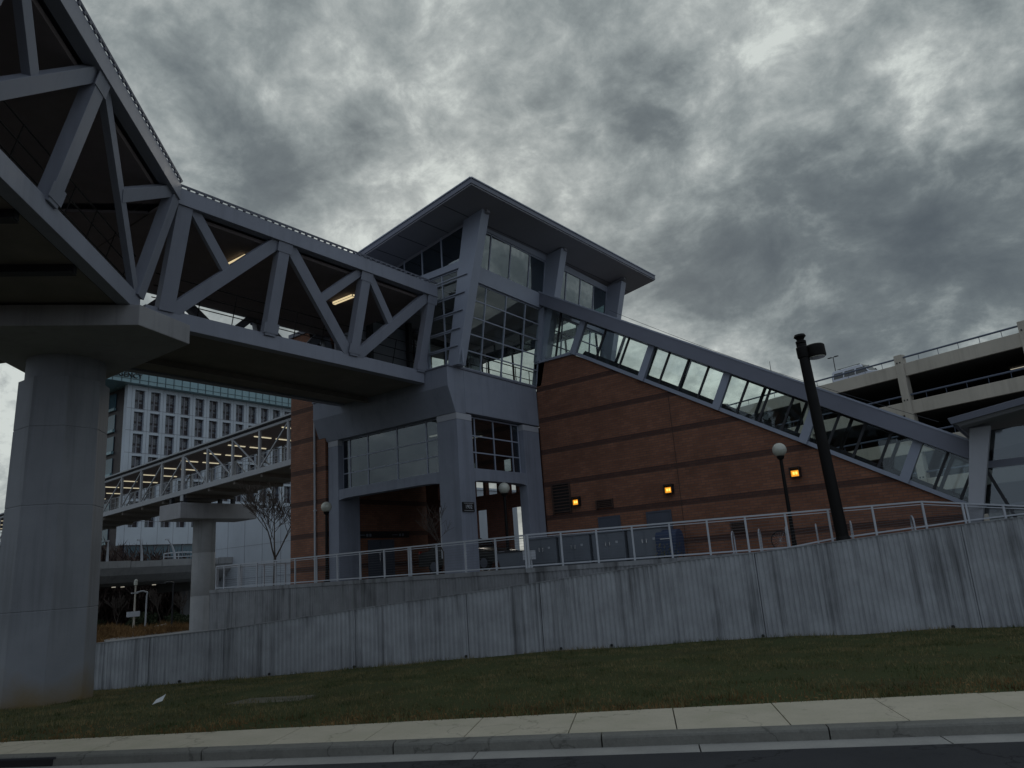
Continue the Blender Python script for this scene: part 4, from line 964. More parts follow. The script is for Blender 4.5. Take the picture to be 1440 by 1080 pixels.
# vehicles
def car(name, label, loc, rz, body, L=4.6, W=1.8, van=False, group=None):
    t = thing(name, label, 'car', loc, group)
    lo = V(loc)
    # half profile (x from rear 0 to front L), z heights, half width
    if van: prof = [(0, .35), (0, 1.0), (.06, 1.80), (.25, 1.90), (2.9, 1.90), (3.75, 1.12), (4.7, .95), (4.85, .7), (4.85, .35)]
    else: prof = [(0, .35), (.02, .95), (.6, 1.05), (1.2, 1.40), (2.3, 1.45), (3.25, .98), (4.35, .78), (4.55, .6), (4.6, .35)]
    k = L / prof[-1][0]; prof = [(x * k - L / 2, z) for x, z in prof]
    rows = []
    for y in (-1, -.86, .86, 1):
        rows.append([(x, y * W / 2 * (1 - .10 * max(0, z - .95)), z - (.05 if abs(y) == 1 and z > .4 else 0)) for x, z in prof])
    m = MB()
    for a in range(3):
        for b in range(len(prof) - 1): m.poly([rows[a][b], rows[a][b + 1], rows[a + 1][b + 1], rows[a + 1][b]])
    for r in (rows[0], rows[3]): m.poly(r)
    m.poly([rows[0][0], rows[3][0], rows[3][-1], rows[0][-1]])
    def place(mb): mb.v = [(lo.x + x * math.cos(rz) - y * math.sin(rz), lo.y + x * math.sin(rz) + y * math.cos(rz), lo.z + z) for x, y, z in mb.v]; return mb
    build(place(m), 'body', body, t, bevel=.03)
    g = MB(); yw = W / 2 + .004
    if van: wins = [(-2.1, -1.2), (-1.1, -.1), (0, 1.1)]; z0, z1 = 1.12, 1.62
    else: wins = [(-1.1, -.2), (-.1, .75)]; z0, z1 = 1.0, 1.33
    for a, b in wins:
        for s in (-1, 1):
            y = s * (W / 2 * (1 - .10 * .28) + .012); g.prism([(a, y, z0), (b, y, z0), (b - (.25 if b > .7 else 0), y - s * .05, z1), (a + .08, y - s * .05, z1)], (0, s * .006, 0))
    x0, z0_ = prof[4]; x1, z1_ = prof[5]
    g.poly([(x1 - .06, -W * .40, z1_ + .06), (x1 - .06, W * .40, z1_ + .06), (x0 + .08, W * .38, z0_ - .03 + .02), (x0 + .08, -W * .38, z0_ - .03 + .02)])
    if van: g.poly([(-L / 2 - .005, -W * .38, 1.15), (-L / 2 - .005, W * .38, 1.15), (-L / 2 + .04, W * .36, 1.62), (-L / 2 + .04, -W * .36, 1.62)])
    build(place(g), 'window', 'carglass', t)
    for x in (-L * .30, L * .32):
        for s in (-1, 1):
            w = MB(); y = s * (W / 2 - .1); w.lathe((x, y, .33), [(.2, -.11), (.31, -.10), (.33, 0), (.31, .10), (.2, .11)], 20, axis=(0, 1, 0)); wo = build(place(w), 'wheel', 'rubber', t, smooth=True)
            w = MB(); w.lathe((x, y + s * .10, .33), [(.19, -.01), (.20, .015), (.06, .02)], 16, axis=(0, s, 0)); build(place(w), 'rim', 'chrome' if van else 'doorgrey', wo)
    for s in (-1, 1):
        h = MB(); h.obox((L / 2 - .05, s * W * .36, .70), (.05, 0, 0), (0, .13, 0), (0, 0, .045)); build(place(h), 'headlight', 'globe' if van else 'hframe', t)
        h = MB(); h.obox((-L / 2 + .0, s * W * .42, .92), (.03, 0, 0), (0, .08, 0), (0, 0, .12)); build(place(h), 'tail_light', 'red', t)
    if van:
        r = MB(); r.path([(-1.8, -.7, 1.98), (.4, -.7, 1.98)], .02); r.path([(-1.8, .7, 1.98), (.4, .7, 1.98)], .02)
        for x in (-1.6, .2): r.tube((x, -.7, 1.98), (x, .7, 1.98), .02); [r.tube((x, y, 1.86), (x, y, 1.98), .02) for y in (-.7, .7)]
        build(place(r), 'roof_rack', 'black', t)
    return t
ga = math.atan2(G.y, G.x)
car('white_van', 'white minivan with dark windows parked on the open roof of the garage', gp(-4.7, 2.6, 15.45), ga, 'vanwhite', 4.5, 1.9, True)
car('black_car', 'black hatchback parked in the porch behind the tower leg', (-21.35, 25.4, ZT), 0, 'carblack', 4.6, 1.8)
# rooftop double lamp post
t = thing('roof_lamp_post', 'slim double headed lamp post standing on the garage roof left of the van', 'lamp post', gp(-7.3, 3, 15.45))
p = gp(-7.3, 3, 15.45)
build(MB().tube(p, p + V((0, 0, 3.5)), .05, .035, 8), 'pole', 'dark', t)
for s in (-1, 1):
    m = MB(); q = p + V((0, 0, 3.45)); m.tube(q, q + G * s * .15 + V((0, 0, .04)), .02); m.obox(q + G * s * .32 + V((0, 0, .05)), G * .18, GN * .10, V((0, 0, .03))); build(m, 'lamp_head', 'dark', t)

# ------------------------------------------------------------------ lamps on the terrace
def globe_lamp(x, y, zg, label):
    t = thing('globe_lamp', label, 'street lamp', (x, y, ZT), 'globe lamps on the terrace')
    m = MB(); m.lathe((x, y, ZT), [(.14, 0), (.14, .06), (.08, .12), (.065, .5), (.055, zg - ZT - .36), (.05, zg - ZT - .32)], 14); build(m, 'pole', 'lamppaint', t, smooth=True)
    m = MB(); m.lathe((x, y, zg - .34), [(.05, 0), (.11, .05), (.13, .12), (.10, .16)], 16); build(m, 'fitter', 'lamppaint', t)
    m = MB(); R_ = .235; m.lathe((x, y, zg), [(R_ * math.sin(a), -R_ * math.cos(a)) for a in [PI * (k + .35) / 15.7 for k in range(1, 15)]], 24); build(m, 'globe', 'globe', t, smooth=True)
globe_lamp(-7.3, 25.1, 5.68, 'globe lamp standing in front of the brick wall, right of the blue box')
globe_lamp(-18.15, 23.95, 5.62, 'globe lamp standing in the tower porch opening between two concrete legs')
globe_lamp(-26.1, 21.35, 5.62, 'globe lamp beside the left tower leg and the brick block')
t = thing('street_lamp', 'tall dark street lamp with a drum shaped head in front of the gallery', 'street lamp', (-5.05, 25.5, ZT))
bx, by = -5.3, 24.9
def lp_(z, o=0): return V((bx + .16 - .055 * (z - ZT) + o * .0, by + .1, z))
kk = 24.9 / 22.
top = V((-5.25 * kk, 22 * kk, 8.85)); bot = V((-5.36 , 24.75, ZT))
top = V((-5.98, 24.9, 9.05)); bot = V((-5.74, 24.95, ZT))
m = MB(); m.tube(bot, top, .19, .165, 16); m.lathe(bot, [(.22, 0), (.22, .25), (.16, .35)], 16); build(m, 'pole', 'lamppaint', t, smooth=True)
ax = (top - bot).normalized()
m = MB(); m.lathe(top, [(.12, 0), (.17, .03), (.17, .10), (.11, .14), (.14, .2), (.20, .26), (.17, .33), (.05, .36)], 16, axis=ax); build(m, 'finial', 'lamppaint', t, smooth=True)
m = MB(); h = top + V((.36, .22, -.28)); m.lathe(h, [(.30, -.20), (.31, -.17), (.31, .17), (.27, .21), (.1, .23)], 24, axis=ax); m.tube(top + V((0, 0, -.2)), h, .06); m.lathe(top + ax * -.28, [(.19, -.20), (.2, -.17), (.2, .16), (.16, .2)], 14, axis=ax); build(m, 'lamp_head', 'lamppaint', t, smooth=True)
m = MB(); m.lathe(h - ax * .205, [(.26, -.03), (.27, 0)], 24, axis=ax); build(m, 'lens', 'globe', t)

# ------------------------------------------------------------------ things on the terrace
labs = ['grey utility cabinet nearest the tower, left end of the cabinet row behind the railing', 'grey utility cabinet second from the tower in the row behind the railing',
        'grey utility cabinet third from the tower, in front of the left grey door', 'grey utility cabinet next to the blue box, right end of the row']
cabs = []
def cabinet():
    t = thing('utility_cabinet', labs[0], 'utility cabinet', (0, 0, 0), 'utility cabinets along the brick wall')
    m = MB(); m.box(-.74, .74, -.35, .35, .06, 1.16); m.box(-.70, .70, -.31, .31, 0, .059); build(m, 'case', 'cab', t, bevel=.015)
    m = MB(); m.hexa([(-.78, -.40, 1.162), (.78, -.40, 1.162), (.78, .38, 1.162), (-.78, .38, 1.162), (-.76, -.38, 1.20), (.76, -.38, 1.20), (.76, .36, 1.24), (-.76, .36, 1.24)]); build(m, 'lid', 'cab', t)
    for s in (-1, 1):
        m = MB(); m.box(s * .03 if s > 0 else -.69, .69 if s > 0 else -.03, -.368, -.352, .14, 1.1); d = build(m, 'door', 'cab', t, bevel=.006)
        m = MB(); m.box(s * .09 - .02, s * .09 + .02, -.40, -.369, .62, .78); build(m, 'handle', 'chrome', d)
    m = MB(); m.box(.35, .45, -.374, -.369, .72, .80); build(m, 'label_plate', 'white', t)
    return t
c0_ = cabinet()
for k in range(4):
    o = c0_ if k == 0 else copy_tree(c0_); o.location = (-18.05 + k * 1.62, 26.5, ZT); o['label'] = labs[k]
t = thing('blue_box', 'dark blue rounded top collection box beside the grey cabinets', 'collection box', (-12.2, 26.3, ZT))
m = MB(); x0 = -12.25; pts = [V((x0 - .42, 26.0, ZT + .12)), V((x0 - .42, 26.7, ZT + .12))] 
prof = [(26.0, ZT + .12), (26.7, ZT + .12), (26.7, ZT + .75)] + [(26.35 + .35 * math.cos(a), ZT + .75 + .30 * math.sin(a)) for a in [PI * k / 10 for k in range(11)]] + [(26.0, ZT + .75)]
m.prism([V((x0 - .42, y, z)) for y, z in prof], (.84, 0, 0)); build(m, 'body', 'bluebin', t)
m = MB(); [m.box(x0 + sx_, x0 + sx_ + .07, yy, yy + .07, ZT, ZT + .119) for sx_ in (-.4, .33) for yy in (26.03, 26.6)]; build(m, 'foot', 'black', t)
m = MB(); m.box(x0 - .22, x0 + .22, 25.985, 25.998, ZT + .70, ZT + .73); build(m, 'slot_handle', 'chrome', t)
# bike racks
labs = ['silver hoop bike rack right behind the small louvre', 'silver hoop bike rack second from the left in the row', 'silver hoop bike rack left of the globe lamp pole, wheel leaning on it', 'silver hoop bike rack middle of the row, right of the globe lamp pole',
        'silver hoop bike rack under the dark street lamp', 'silver hoop bike rack near the foot of the gallery, right end of the row']
def rack():
    t = thing('bike_rack', labs[0], 'bike rack', (0, 0, 0), 'hoop bike racks by the brick wall')
    pts = [V((0, -.38, 0)), V((0, -.38, .55))] + [V((0, -.38 * math.cos(PI * k / 10), .55 + .22 * math.sin(PI * k / 10))) for k in range(1, 10)] + [V((0, .38, .55)), V((0, .38, 0))]
    build(MB().path(pts, .026, 8), 'hoop', 'white', t, smooth=True)
    m = MB(); [m.lathe((0, s * .38, 0), [(.07, 0), (.07, .012)], 12) for s in (-1, 1)]; build(m, 'flange', 'white', t); return t
r0 = rack()
for k, x in enumerate((-9.76, -8.79, -7.85, -6.85, -5.75, -3.93)):
    o = r0 if k == 0 else copy_tree(r0); o.location = (x, 26.3, ZT); o['label'] = labs[k]; o.rotation_euler.z = .25
t = thing('bicycle_wheel', 'single dark bicycle wheel locked to a hoop bike rack', 'bicycle wheel', (-7.95, 26.2, ZT))
m = MB(); c_ = V((-8.05, 26.15, ZT + .33)); 
pts = [c_ + V((math.cos(a) * .31, 0, math.sin(a) * .31)) for a in [2 * PI * k / 28 for k in range(29)]]; build(MB().path(pts, .02, 6), 'tyre', 'rubber', t)
m = MB(); [m.tube(c_, c_ + V((math.cos(a) * .3, 0, math.sin(a) * .3)), .003, .003, 4, False) for a in [2 * PI * k / 18 for k in range(18)]]; m.tube(c_ - V((0, .04, 0)), c_ + V((0, .04, 0)), .025); build(m, 'spokes', 'chrome', t)
# bins in the porch opening
t = thing('litter_bin', 'grey tapered litter bin behind the railing at the porch opening', 'litter bin', (-17.2, 23.2, ZT))
m = MB(); m.hexa([(-17.75, 22.9, ZT), (-16.9, 22.9, ZT), (-16.9, 23.5, ZT), (-17.75, 23.5, ZT), (-17.9, 22.8, ZT + .62), (-16.75, 22.8, ZT + .62), (-16.75, 23.6, ZT + .62), (-17.9, 23.6, ZT + .62)]); build(m, 'bin_body', 'cab', t, bevel=.02)
m = MB(); m.box(-17.93, -16.72, 22.77, 23.63, ZT + .622, ZT + .67); build(m, 'rim', 'dark', t)
t = thing('small_meter', 'small pale meter box on legs by the terrace corner post', 'meter box', (-15.9, 22.2, ZT))
m = MB(); m.box(-16.1, -15.7, 22.1, 22.35, ZT + .3, ZT + .62); build(m, 'box', 'white', t); m = MB(); m.tube((-16, 22.2, ZT), (-16, 22.2, ZT + .3), .03); m.tube((-15.8, 22.2, ZT), (-15.8, 22.2, ZT + .3), .03); build(m, 'leg', 'white', t)

# foliage helpers
def leafcloud(n, fn, size, rnd):
    m = MB(); vv = []; ff = []
    for k in range(n):
        p, s = fn(rnd); s = s * size; a = V((rnd.uniform(-1, 1), rnd.uniform(-1, 1), rnd.uniform(-1, 1))).normalized() * s; b = a.cross(V((rnd.uniform(-1, 1), rnd.uniform(-1, 1), rnd.uniform(-1, 1)))).normalized() * s * .5
        i = len(vv); vv.extend([tuple(p - a), tuple(p + b), tuple(p + a), tuple(p - b)]); ff.append((i, i + 1, i + 2, i + 3))
    m.v, m.f, m.m = vv, ff, [0] * len(ff); return m
def branch(m, p, d, L, r, lvl, rnd, spread=.55, curve=.12, minr=.004):
    n = 4; q = p
    for k in range(n):
        d = (d + V((rnd.uniform(-1, 1), rnd.uniform(-1, 1), rnd.uniform(-.3, .9))) * curve).normalized(); e = q + d * (L / n); r2 = max(minr, r * .86)
        m.tube(q, e, r, r2, 7 if lvl > 2 else 4, False); r = r2; q = e
        if lvl > 0 and k > 0:
            for _ in range(1 if lvl > 2 else 2):
                a = V((rnd.uniform(-1, 1), rnd.uniform(-1, 1), rnd.uniform(-.1, .7))).normalized()
                branch(m, q, (d * (1 - spread) + a * spread).normalized(), L * rnd.uniform(.5, .72), r * .6, lvl - 1, rnd, spread, curve, minr)
    if lvl > 0: branch(m, q, d, L * .6, r * .8, lvl - 1, rnd, spread, curve, minr)
def bare_tree(name, label, base, h, r, lvl, seed, group=None, minr=.004, spread=.55):
    rnd = random.Random(seed); t = thing(name, label, 'tree', base, group); b = V(base)
    m = MB(); m.tube(b - V((0, 0, .2)), b + V((.03, 0, h * .28)), r, r * .8, 10); build(m, 'trunk', 'bark', t, smooth=True)
    m = MB(); q = b + V((.03, 0, h * .27))
    for k in range(3 if lvl > 2 else 2):
        a = V((rnd.uniform(-1, 1), rnd.uniform(-1, 1), 0)).normalized(); branch(m, q, (V((0, 0, 1)) * .85 + a * .38).normalized(), h * .34, r * .55, lvl, rnd, spread, .12, minr)
    build(m, 'crown', 'bark', t, recalc=False)
bare_tree('bare_tree', 'leafless tree in front of the pale blank wall left of the brick block', (-36.3, 26, ZT - .2), 6.2, .09, 3, 5, minr=.012, spread=.5)
bare_tree('bare_tree', 'small leafless sapling in front of the front tower leg', (-19.3, 21.35, ZT), 3.0, .03, 2, 9, minr=.005)
t = thing('flowering_weed', 'small leafy green weed growing at the railing in front of the blue box', 'plant', (-11.2, 22.9, ZT))
rnd = random.Random(4); m = MB(); lf = MB()
for k in range(7):
    a = rnd.uniform(0, 6.28); h = rnd.uniform(.25, .5); b = wp(4.7 + rnd.uniform(-.35, .35), 25.15, ZT); e = b + V((math.cos(a) * .15, math.sin(a) * .15, h)); m.tube(b, e, .008, .005, 5, False)
build(m, 'stem', 'shrub', t)
rnd2 = random.Random(6)
lf = leafcloud(150, lambda r: (wp(4.7 + r.uniform(-.45, .45), 25.15 + r.uniform(-.12, .12), ZT + r.uniform(.05, .5)), r.uniform(.6, 1.2)), .035, rnd2); build(lf, 'leaves', 'grass', t, recalc=False)

# ------------------------------------------------------------------ second footbridge, far left
t = thing('ramp_footbridge', 'long sloping steel truss footbridge with lit ceiling behind the brick block', 'footbridge', (-60, 30, 9))
z2t = lambda x: 12.5 + .041 * (x + 37.6); z2b = lambda x: 9.48 + .0375 * (x + 37.5)
XE = -92.0
def P2(x, y, z): return V((x, y, z))
xs = [-37.7]
while xs[-1] > XE + 3: xs.append(xs[-1] - 3.0)
for y in (28.0, 32.0):
    m = MB(); m.beam((-36.5, y, z2t(-36.5) - .12), (XE, y, z2t(XE) - .12), .16, .16); build(m, 'top_chord', 'galv', t)
    m = MB(); m.beam((-36.5, y, z2b(-36.5) + .2), (XE, y, z2b(XE) + .2), .18, .34); build(m, 'bottom_chord', 'galv', t)
    for k, x in enumerate(xs):
        w = .16 if k != 4 else .34
        build(MB().box(x - w, x, y - .07, y + .07, z2b(x) + (.3 if k != 4 else -.4), z2t(x) - .15), 'post', 'galv', t)
    for k, (a, b) in enumerate(zip(xs, xs[1:])):
        flip = (k == 0) or (k >= 4)
        p, q = ((a, z2t(a) - .2), (b, z2b(b) + .35)) if flip else ((b, z2t(b) - .2), (a, z2b(a) + .35))
        build(MB().beam((p[0] - .08, y, p[1]), (q[0] - .08, y, q[1]), .08, .08), 'diagonal', 'galv', t)
m = MB(); m.hexa([(-36.5, 27.85, z2t(-36.5)), (XE, 27.85, z2t(XE)), (XE, 32.15, z2t(XE)), (-36.5, 32.15, z2t(-36.5)), (-36.5, 27.85, z2t(-36.5) + .1), (XE, 27.85, z2t(XE) + .1), (XE, 32.15, z2t(XE) + .1), (-36.5, 32.15, z2t(-36.5) + .1)]); build(m, 'roof', 'dark', t)
m = MB(); m.beam((-36.5, 27.78, z2t(-36.5) + .13), (XE, 27.78, z2t(XE) + .13), .12, .1); build(m, 'gutter_edge', 'galv', t)
m = MB(); m.hexa([(-36.5, 28.1, z2b(-36.5) + .05), (XE, 28.1, z2b(XE) + .05), (XE, 31.9, z2b(XE) + .05), (-36.5, 31.9, z2b(-36.5) + .05), (-36.5, 28.1, z2b(-36.5) + .3), (XE, 28.1, z2b(XE) + .3), (XE, 31.9, z2b(XE) + .3), (-36.5, 31.9, z2b(-36.5) + .3)])
for x in xs: m.box(x - .1, x + .1, 28.1, 31.9, z2b(x) - .18, z2b(x) + .06)
build(m, 'deck', 'deckund', t)
m = MB(); m.hexa([(-36.5, 28.1, z2t(-36.5) - .18), (XE, 28.1, z2t(XE) - .18), (XE, 31.9, z2t(XE) - .18), (-36.5, 31.9, z2t(-36.5) - .18), (-36.5, 28.1, z2t(-36.5) - .1), (XE, 28.1, z2t(XE) - .1), (XE, 31.9, z2t(XE) - .1), (-36.5, 31.9, z2t(-36.5) - .1)]); build(m, 'ceiling', 'ceil', t)
for y in (28.25, 31.75):
    m = MB()
    for h in (1.35, .95, .6): m.beam((-36.6, y, z2b(-36.6) + h), (XE, y, z2b(XE) + h), .04, .04 if h > 1.3 else .02)
    x = -37
    while x > XE: m.box(x - .02, x + .02, y - .02, y + .02, z2b(x) + .3, z2b(x) + 1.34); x -= .75
    build(m, 'guard_rail', 'galv', t)
for x in xs[:-1]:
    for y0, y1 in ((28.55, 29.85), (30.25, 31.55)):
        m = MB(); m.box(x - 1.55, x - 1.45, y0, y1, z2t(x - 1.5) - .25, z2t(x - 1.5) - .20); build(m, 'ceiling_light', 'lit', t)
t = thing('footbridge_pier', 'round grey concrete pier with a rectangular cap carrying the sloping footbridge', 'bridge pier', (-51, 30.2, -.6))
m = MB(); m.box(-52.0, -49.2, 27.5, 33.6, 7.35, 8.45); build(m, 'pier_cap', 'cap', t, bevel=.04)
m = MB(); m.lathe((-50.6, 30.2, -1), [(.80, 0), (.79, 3.0), (.775, 3.02), (.79, 3.04), (.78, 6.0), (.765, 6.02), (.78, 6.04), (.77, 8.35)], 28); build(m, 'shaft', 'pier2', t, smooth=True)
m = MB(); [m.box(x, x + .25, y, y + .25, 8.451, z2b(-50.6) + .02) for x in (-51.6, -49.9) for y in (28.0, 31.8)]; build(m, 'bearing', 'dark', t)
t = thing('footbridge_pier', 'dark pier farther down the sloping footbridge, behind the big octagonal column', 'bridge pier', (-80, 30.2, -.6))
m = MB(); m.box(-81.2, -78.8, 27.8, 33.0, 6.4, 7.4); build(m, 'pier_cap', 'cap', t); build(MB().lathe((-80, 30.2, -1), [(.8, 0), (.78, 7.4)], 24), 'shaft', 'pier2', t, smooth=True)
t = thing('stair_house', 'dark red brick building where the sloping footbridge lands, far left', 'building', (-96, 30, -.6))
m = MB(); m.box(-106, -92.2, 24, 36, -1, 8.0); build(m, 'wall', 'brickplain', t); m = MB(); m.box(-106.3, -91.9, 23.7, 36.3, 8.0, 8.4); build(m, 'roof', 'roofsteel', t)
m = MB(); m.box(-92.19, -92.12, 27, 30, 2, 4.2); m.box(-92.19, -92.12, 31, 34, 2, 4.2); build(m, 'window', 'hglass', t)

# ------------------------------------------------------------------ hotel
HX = -110.0
t = thing('hotel', 'tall pale hotel with rows of dark windows and a teal glass crown', 'hotel', (-120, 75, -.6))
Y0 = 52.4; NW = 14; SP = 2.46; ws = Y0 + 1.15
tops = [32.75, 29.35, 25.95, 22.55, 19.15, 15.75]
zb_ = 11.95
m = MB()
m.box(HX - .9, HX, Y0, ws, 9.4, 33.4)
for k in range(NW + 5):
    a = ws + k * SP + 1.55; m.box(HX - .9, HX, a, a + SP - 1.55, 9.4, 33.4)
    a0 = ws + k * SP
    m.box(HX - .9, HX - .003, a0, a0 + 1.55, 32.75, 33.4); m.box(HX - .9, HX - .003, a0, a0 + 1.55, 9.4, zb_)
    for z in tops[1:]: m.box(HX - .9, HX - .06, a0, a0 + 1.55, z, z + .42)
m.box(HX - 12, HX - .9, Y0 + 3.05, Y0 + 48, 9.4, 33.35)
build(m, 'wall', 'hotelwall', t)
m = MB()
for z in [9.4 + 3.4 * k for k in range(7)]: m.box(HX, HX + .012, Y0, Y0 + 48, z - .03, z + .03)
for k in range(20): m.box(HX, HX + .012, Y0 + 1.15 + k * SP - .48, Y0 + 1.15 + k * SP - .44, 9.4, 33.35)
build(m, 'wall_joint', 'hframe', t)
def hwin():
    m = MB(); m.box(-.55, -.5, 0, 1.55, 0, 3.0, 0)
    m.box(-.49, -.44, .68, .86, 0, 3.0, 1); m.box(-.49, -.44, 0, .06, 0, 3.0, 1); m.box(-.49, -.44, 1.49, 1.55, 0, 3.0, 1)
    m.box(-.499, -.46, .87, 1.48, .05, .95, 2); m.box(-.499, -.46, .07, 1.48, 1.25, 1.55, 2); m.box(-.499, -.46, .87, 1.48, 2.5, 2.95, 2)
    m.box(-.49, -.44, .07, .67, .85, .9, 1); m.box(-.49, -.44, .87, 1.48, 1.9, 1.95, 1)
    return m
w0 = None
for zt in tops:
    for k in range(NW):
        if w0 is None:
            w0 = build(hwin(), 'window', ['hglass', 'hframe', 'hblack'], t)
            # geometry was authored locally; undo the thing offset
            o0 = ORG[t.name]
            for v in w0.data.vertices: v.co += o0
            w = w0
        else: w = w0.copy(); COL.objects.link(w)
        w.location = V((HX, ws + k * SP, zt - 2.98)) - ORG[t.name]
        if zt == tops[-1]: w.location.z -= .82; w.scale.z = 1.27
m = MB(); m.box(HX - 1.2, HX - 1.0, Y0 + .1, Y0 + 46, 12.2, 34.0); build(m, 'window_backing', 'hglass', t)
# crown
m = MB(); m.box(HX - 20, HX + 1.2, Y0 - 5.6, Y0 + 52, 33.42, 38.9); cr = build(m, 'glass_crown', 'teal', t)
m = MB(); y = Y0 - 5.6
while y < Y0 + 52: m.box(HX + 1.2, HX + 1.26, y - .045, y + .045, 33.45, 38.9); y += 1.35
x = HX + 1.2
while x > HX - 20: m.box(x - .045, x + .045, Y0 - 5.66, Y0 - 5.6, 33.45, 38.9); x -= 1.35
for z in (34.0, 35.4, 36.7, 38.85): m.box(HX + 1.2, HX + 1.255, Y0 - 5.6, Y0 + 52, z - .03, z + .03); m.box(HX - 20, HX + 1.2, Y0 - 5.655, Y0 - 5.6, z - .03, z + .03)
build(m, 'mullion', 'tealdark', cr)
text('REGENCY', 'lettering', (HX + 1.32, 51.45, 34.50), 1.08, (PI / 2, 0, PI / 2), 'black', cr, ext=.08)
# left wing of balconies
m = MB(); m.box(HX - 30, HX - .92, Y0 + .5, Y0 + 3, 0, 33.4, 0); build(m, 'side_wall', 'hblack', t)
m = MB(); g = MB()
for k in range(11):
    z = 33.2 - k * 3.4 + .0
    for x0 in (HX - 5.6, HX - 8.4, HX - 11.2, HX - 14.0, HX - 16.8, HX - 19.6):
        g.box(x0 - 1.25, x0 + 1.25, Y0 + .36, Y0 + .44, z - 2.55, z - .3)
        m.box(x0 - 1.3, x0 + 1.3, Y0 + .1, Y0 + .44, z - 3.05, z - 2.65)
build(g, 'balcony_glass', 'hglass2', t); build(m, 'balcony_panel', 'teal', t)
m = MB(); m.box(HX - .6, HX - .4, Y0 + 1, Y0 + 48, 0, 9.39); build(m, 'lobby_glass', 'hglass2', t)
m = MB(); [m.box(HX - .38, HX - .3, Y0 + 1 + k * 2.2, Y0 + 1.12 + k * 2.2, 0, 9.39) for k in range(22)]; m.box(HX - .39, HX - .3, Y0 + 1, Y0 + 48, 4.4, 4.7); build(m, 'lobby_mullion', 'hframe', t)
# pale podium building
t = thing('podium_building', 'low pale blank walled building in front of the hotel', 'building', (-62, 52, -.6))
m = MB(); m.box(-74.0, -44.0, 45, 60, -1, 9.75); build(m, 'wall', 'whitewall', t)
m = MB(); m.box(-74.1, -43.9, 44.9, 60.1, 9.75, 9.95); build(m, 'coping', 'hotelwall', t)
m = MB(); [m.box(-73.9 + k * 3, -73.86 + k * 3, 44.985, 44.999, 0, 9.7) for k in range(1, 10)]; [m.box(-74, -44, 44.985, 44.998, z, z + .03) for z in (3.2, 6.4)]; build(m, 'panel_joint', 'hframe', t)

# ------------------------------------------------------------------ overpass
t = thing('road_overpass', 'grey concrete road overpass crossing below the hotel', 'overpass', (-75, 36, -.6))
m = MB()
pr_ = [(-70, 5.40), (-70, 4.75), (-70.35, 4.2), (-71.2, 3.55), (-72.2, 3.28), (-84, 3.28), (-84, 5.40)]
m.prism([V((x, 8, z)) for x, z in pr_], (0, 74, 0)); build(m, 'girder', 'pier2', t)
m = MB(); y = 8
while y < 82: m.box(-70.06, -69.9, y, y + 2.9, 4.85, 5.42 + (.06 if int(y) % 2 else 0)); y += 2.95
build(m, 'parapet', 'pier2', t)
for y in (14, 44.5, 70):
    m = MB(); m.box(-82, -72.5, y - .9, y + .9, 2.4, 3.28); m.lathe((-77, y, -1), [(.9, 0), (.9, 3.4)], 20); build(m, 'pier', 'pier2', t)
for y, x in ((31.2, -76), (33.4, -79), (35.5, -75), (37.8, -78), (40, -76)):
    build(MB().box(x - .12, x + .12, y - .14, y + .14, 3.2, 3.27), 'soffit_light', 'winlit', t)
labs = ['curved white lamp arm on the overpass, leftmost of three', 'curved white lamp arm on the overpass, middle of three', 'curved white lamp arm on the overpass, nearest the round pier']
for k, (y, hh) in enumerate(((32.6, 1.95), (35.75, 2.0), (39.0, 2.0))):
    t = thing('overpass_lamp', labs[k], 'lamp post', (-70.4, y, 5.4), 'curved lamp arms on the overpass')
    cv = (.02, .22, .75)[k]
    pts = [V((-70.4, y - cv * (s / 8) ** 2.2, 5.35 + hh * s / 8)) for s in range(9)]
    m = MB(); 
    for a, b, i_ in zip(pts, pts[1:], range(8)): m.tube(a, b, .13 - .008 * i_, .122 - .008 * i_, 8)
    build(m, 'arm', 'white', t); build(MB().obox(pts[-1] + V((0, -.1, .02)), (.09, 0, 0), (0, .18, 0), (0, 0, .06)), 'lamp_head', 'white', t)
m = MB(); m.path([V((-71, 38.2 + k * .5, 6.05 + .1 * math.sin(k * .4))) for k in range(12)], .06); m.path([V((-71, 38.2 + k * .5, 5.75)) for k in range(12)], .045)
for k in range(0, 12, 3): m.tube((-71, 38.2 + k * .5, 5.38), (-71, 38.2 + k * .5, 6.05), .05)
tag(build(m, 'road_guardrail', 'white'), 'white tubular guardrail curving along the overpass beside the round pier', 'guardrail')

# lit lamps and posts under the overpass
def bg_lamp(x, y, z0, z1, label, mat, kind):
    t = thing('path_lamp', label, 'lamp post', (x, y, z0), 'slender lamp posts behind the wall')
    build(MB().tube((x, y, z0), (x, y, z1), .09 if kind else .07, .06, 8), 'pole', mat, t)
    if kind == 1: build(MB().lathe((x, y, z1), [(.05, 0), (.14, .05), (.14, .4), (.05, .5)], 12), 'lamp_head', 'globe', t)
    else: build(MB().path([(x, y, z1), (x + .03, y + .05, z1 + .22), (x - .05, y - .3, z1 + .35), (x - .1, y - .75, z1 + .28)], .06).obox((x - .1, y - .9, z1 + .24), (.1, 0, 0), (0, .25, 0), (0, 0, .05)), 'lamp_head', mat, t)
bg_lamp(-60, 30.1, -.9, 3.1, 'pale lamp post with a small white sign box behind the wall', 'garage', 1)
bg_lamp(-58.5, 30.25, -.9, 2.3, 'grey lamp post with a hooked arm behind the wall', 'galv', 0)
bg_lamp(-60, 33.2, -.9, 2.9, 'black lamp post by the path behind the wall', 'black', 0)
tag(build(MB().box(-59.9, -59.8, 29.45, 30.45, .75, 1.15), 'notice_panel', 'white'), 'small white notice panel on the pale lamp post', 'sign')

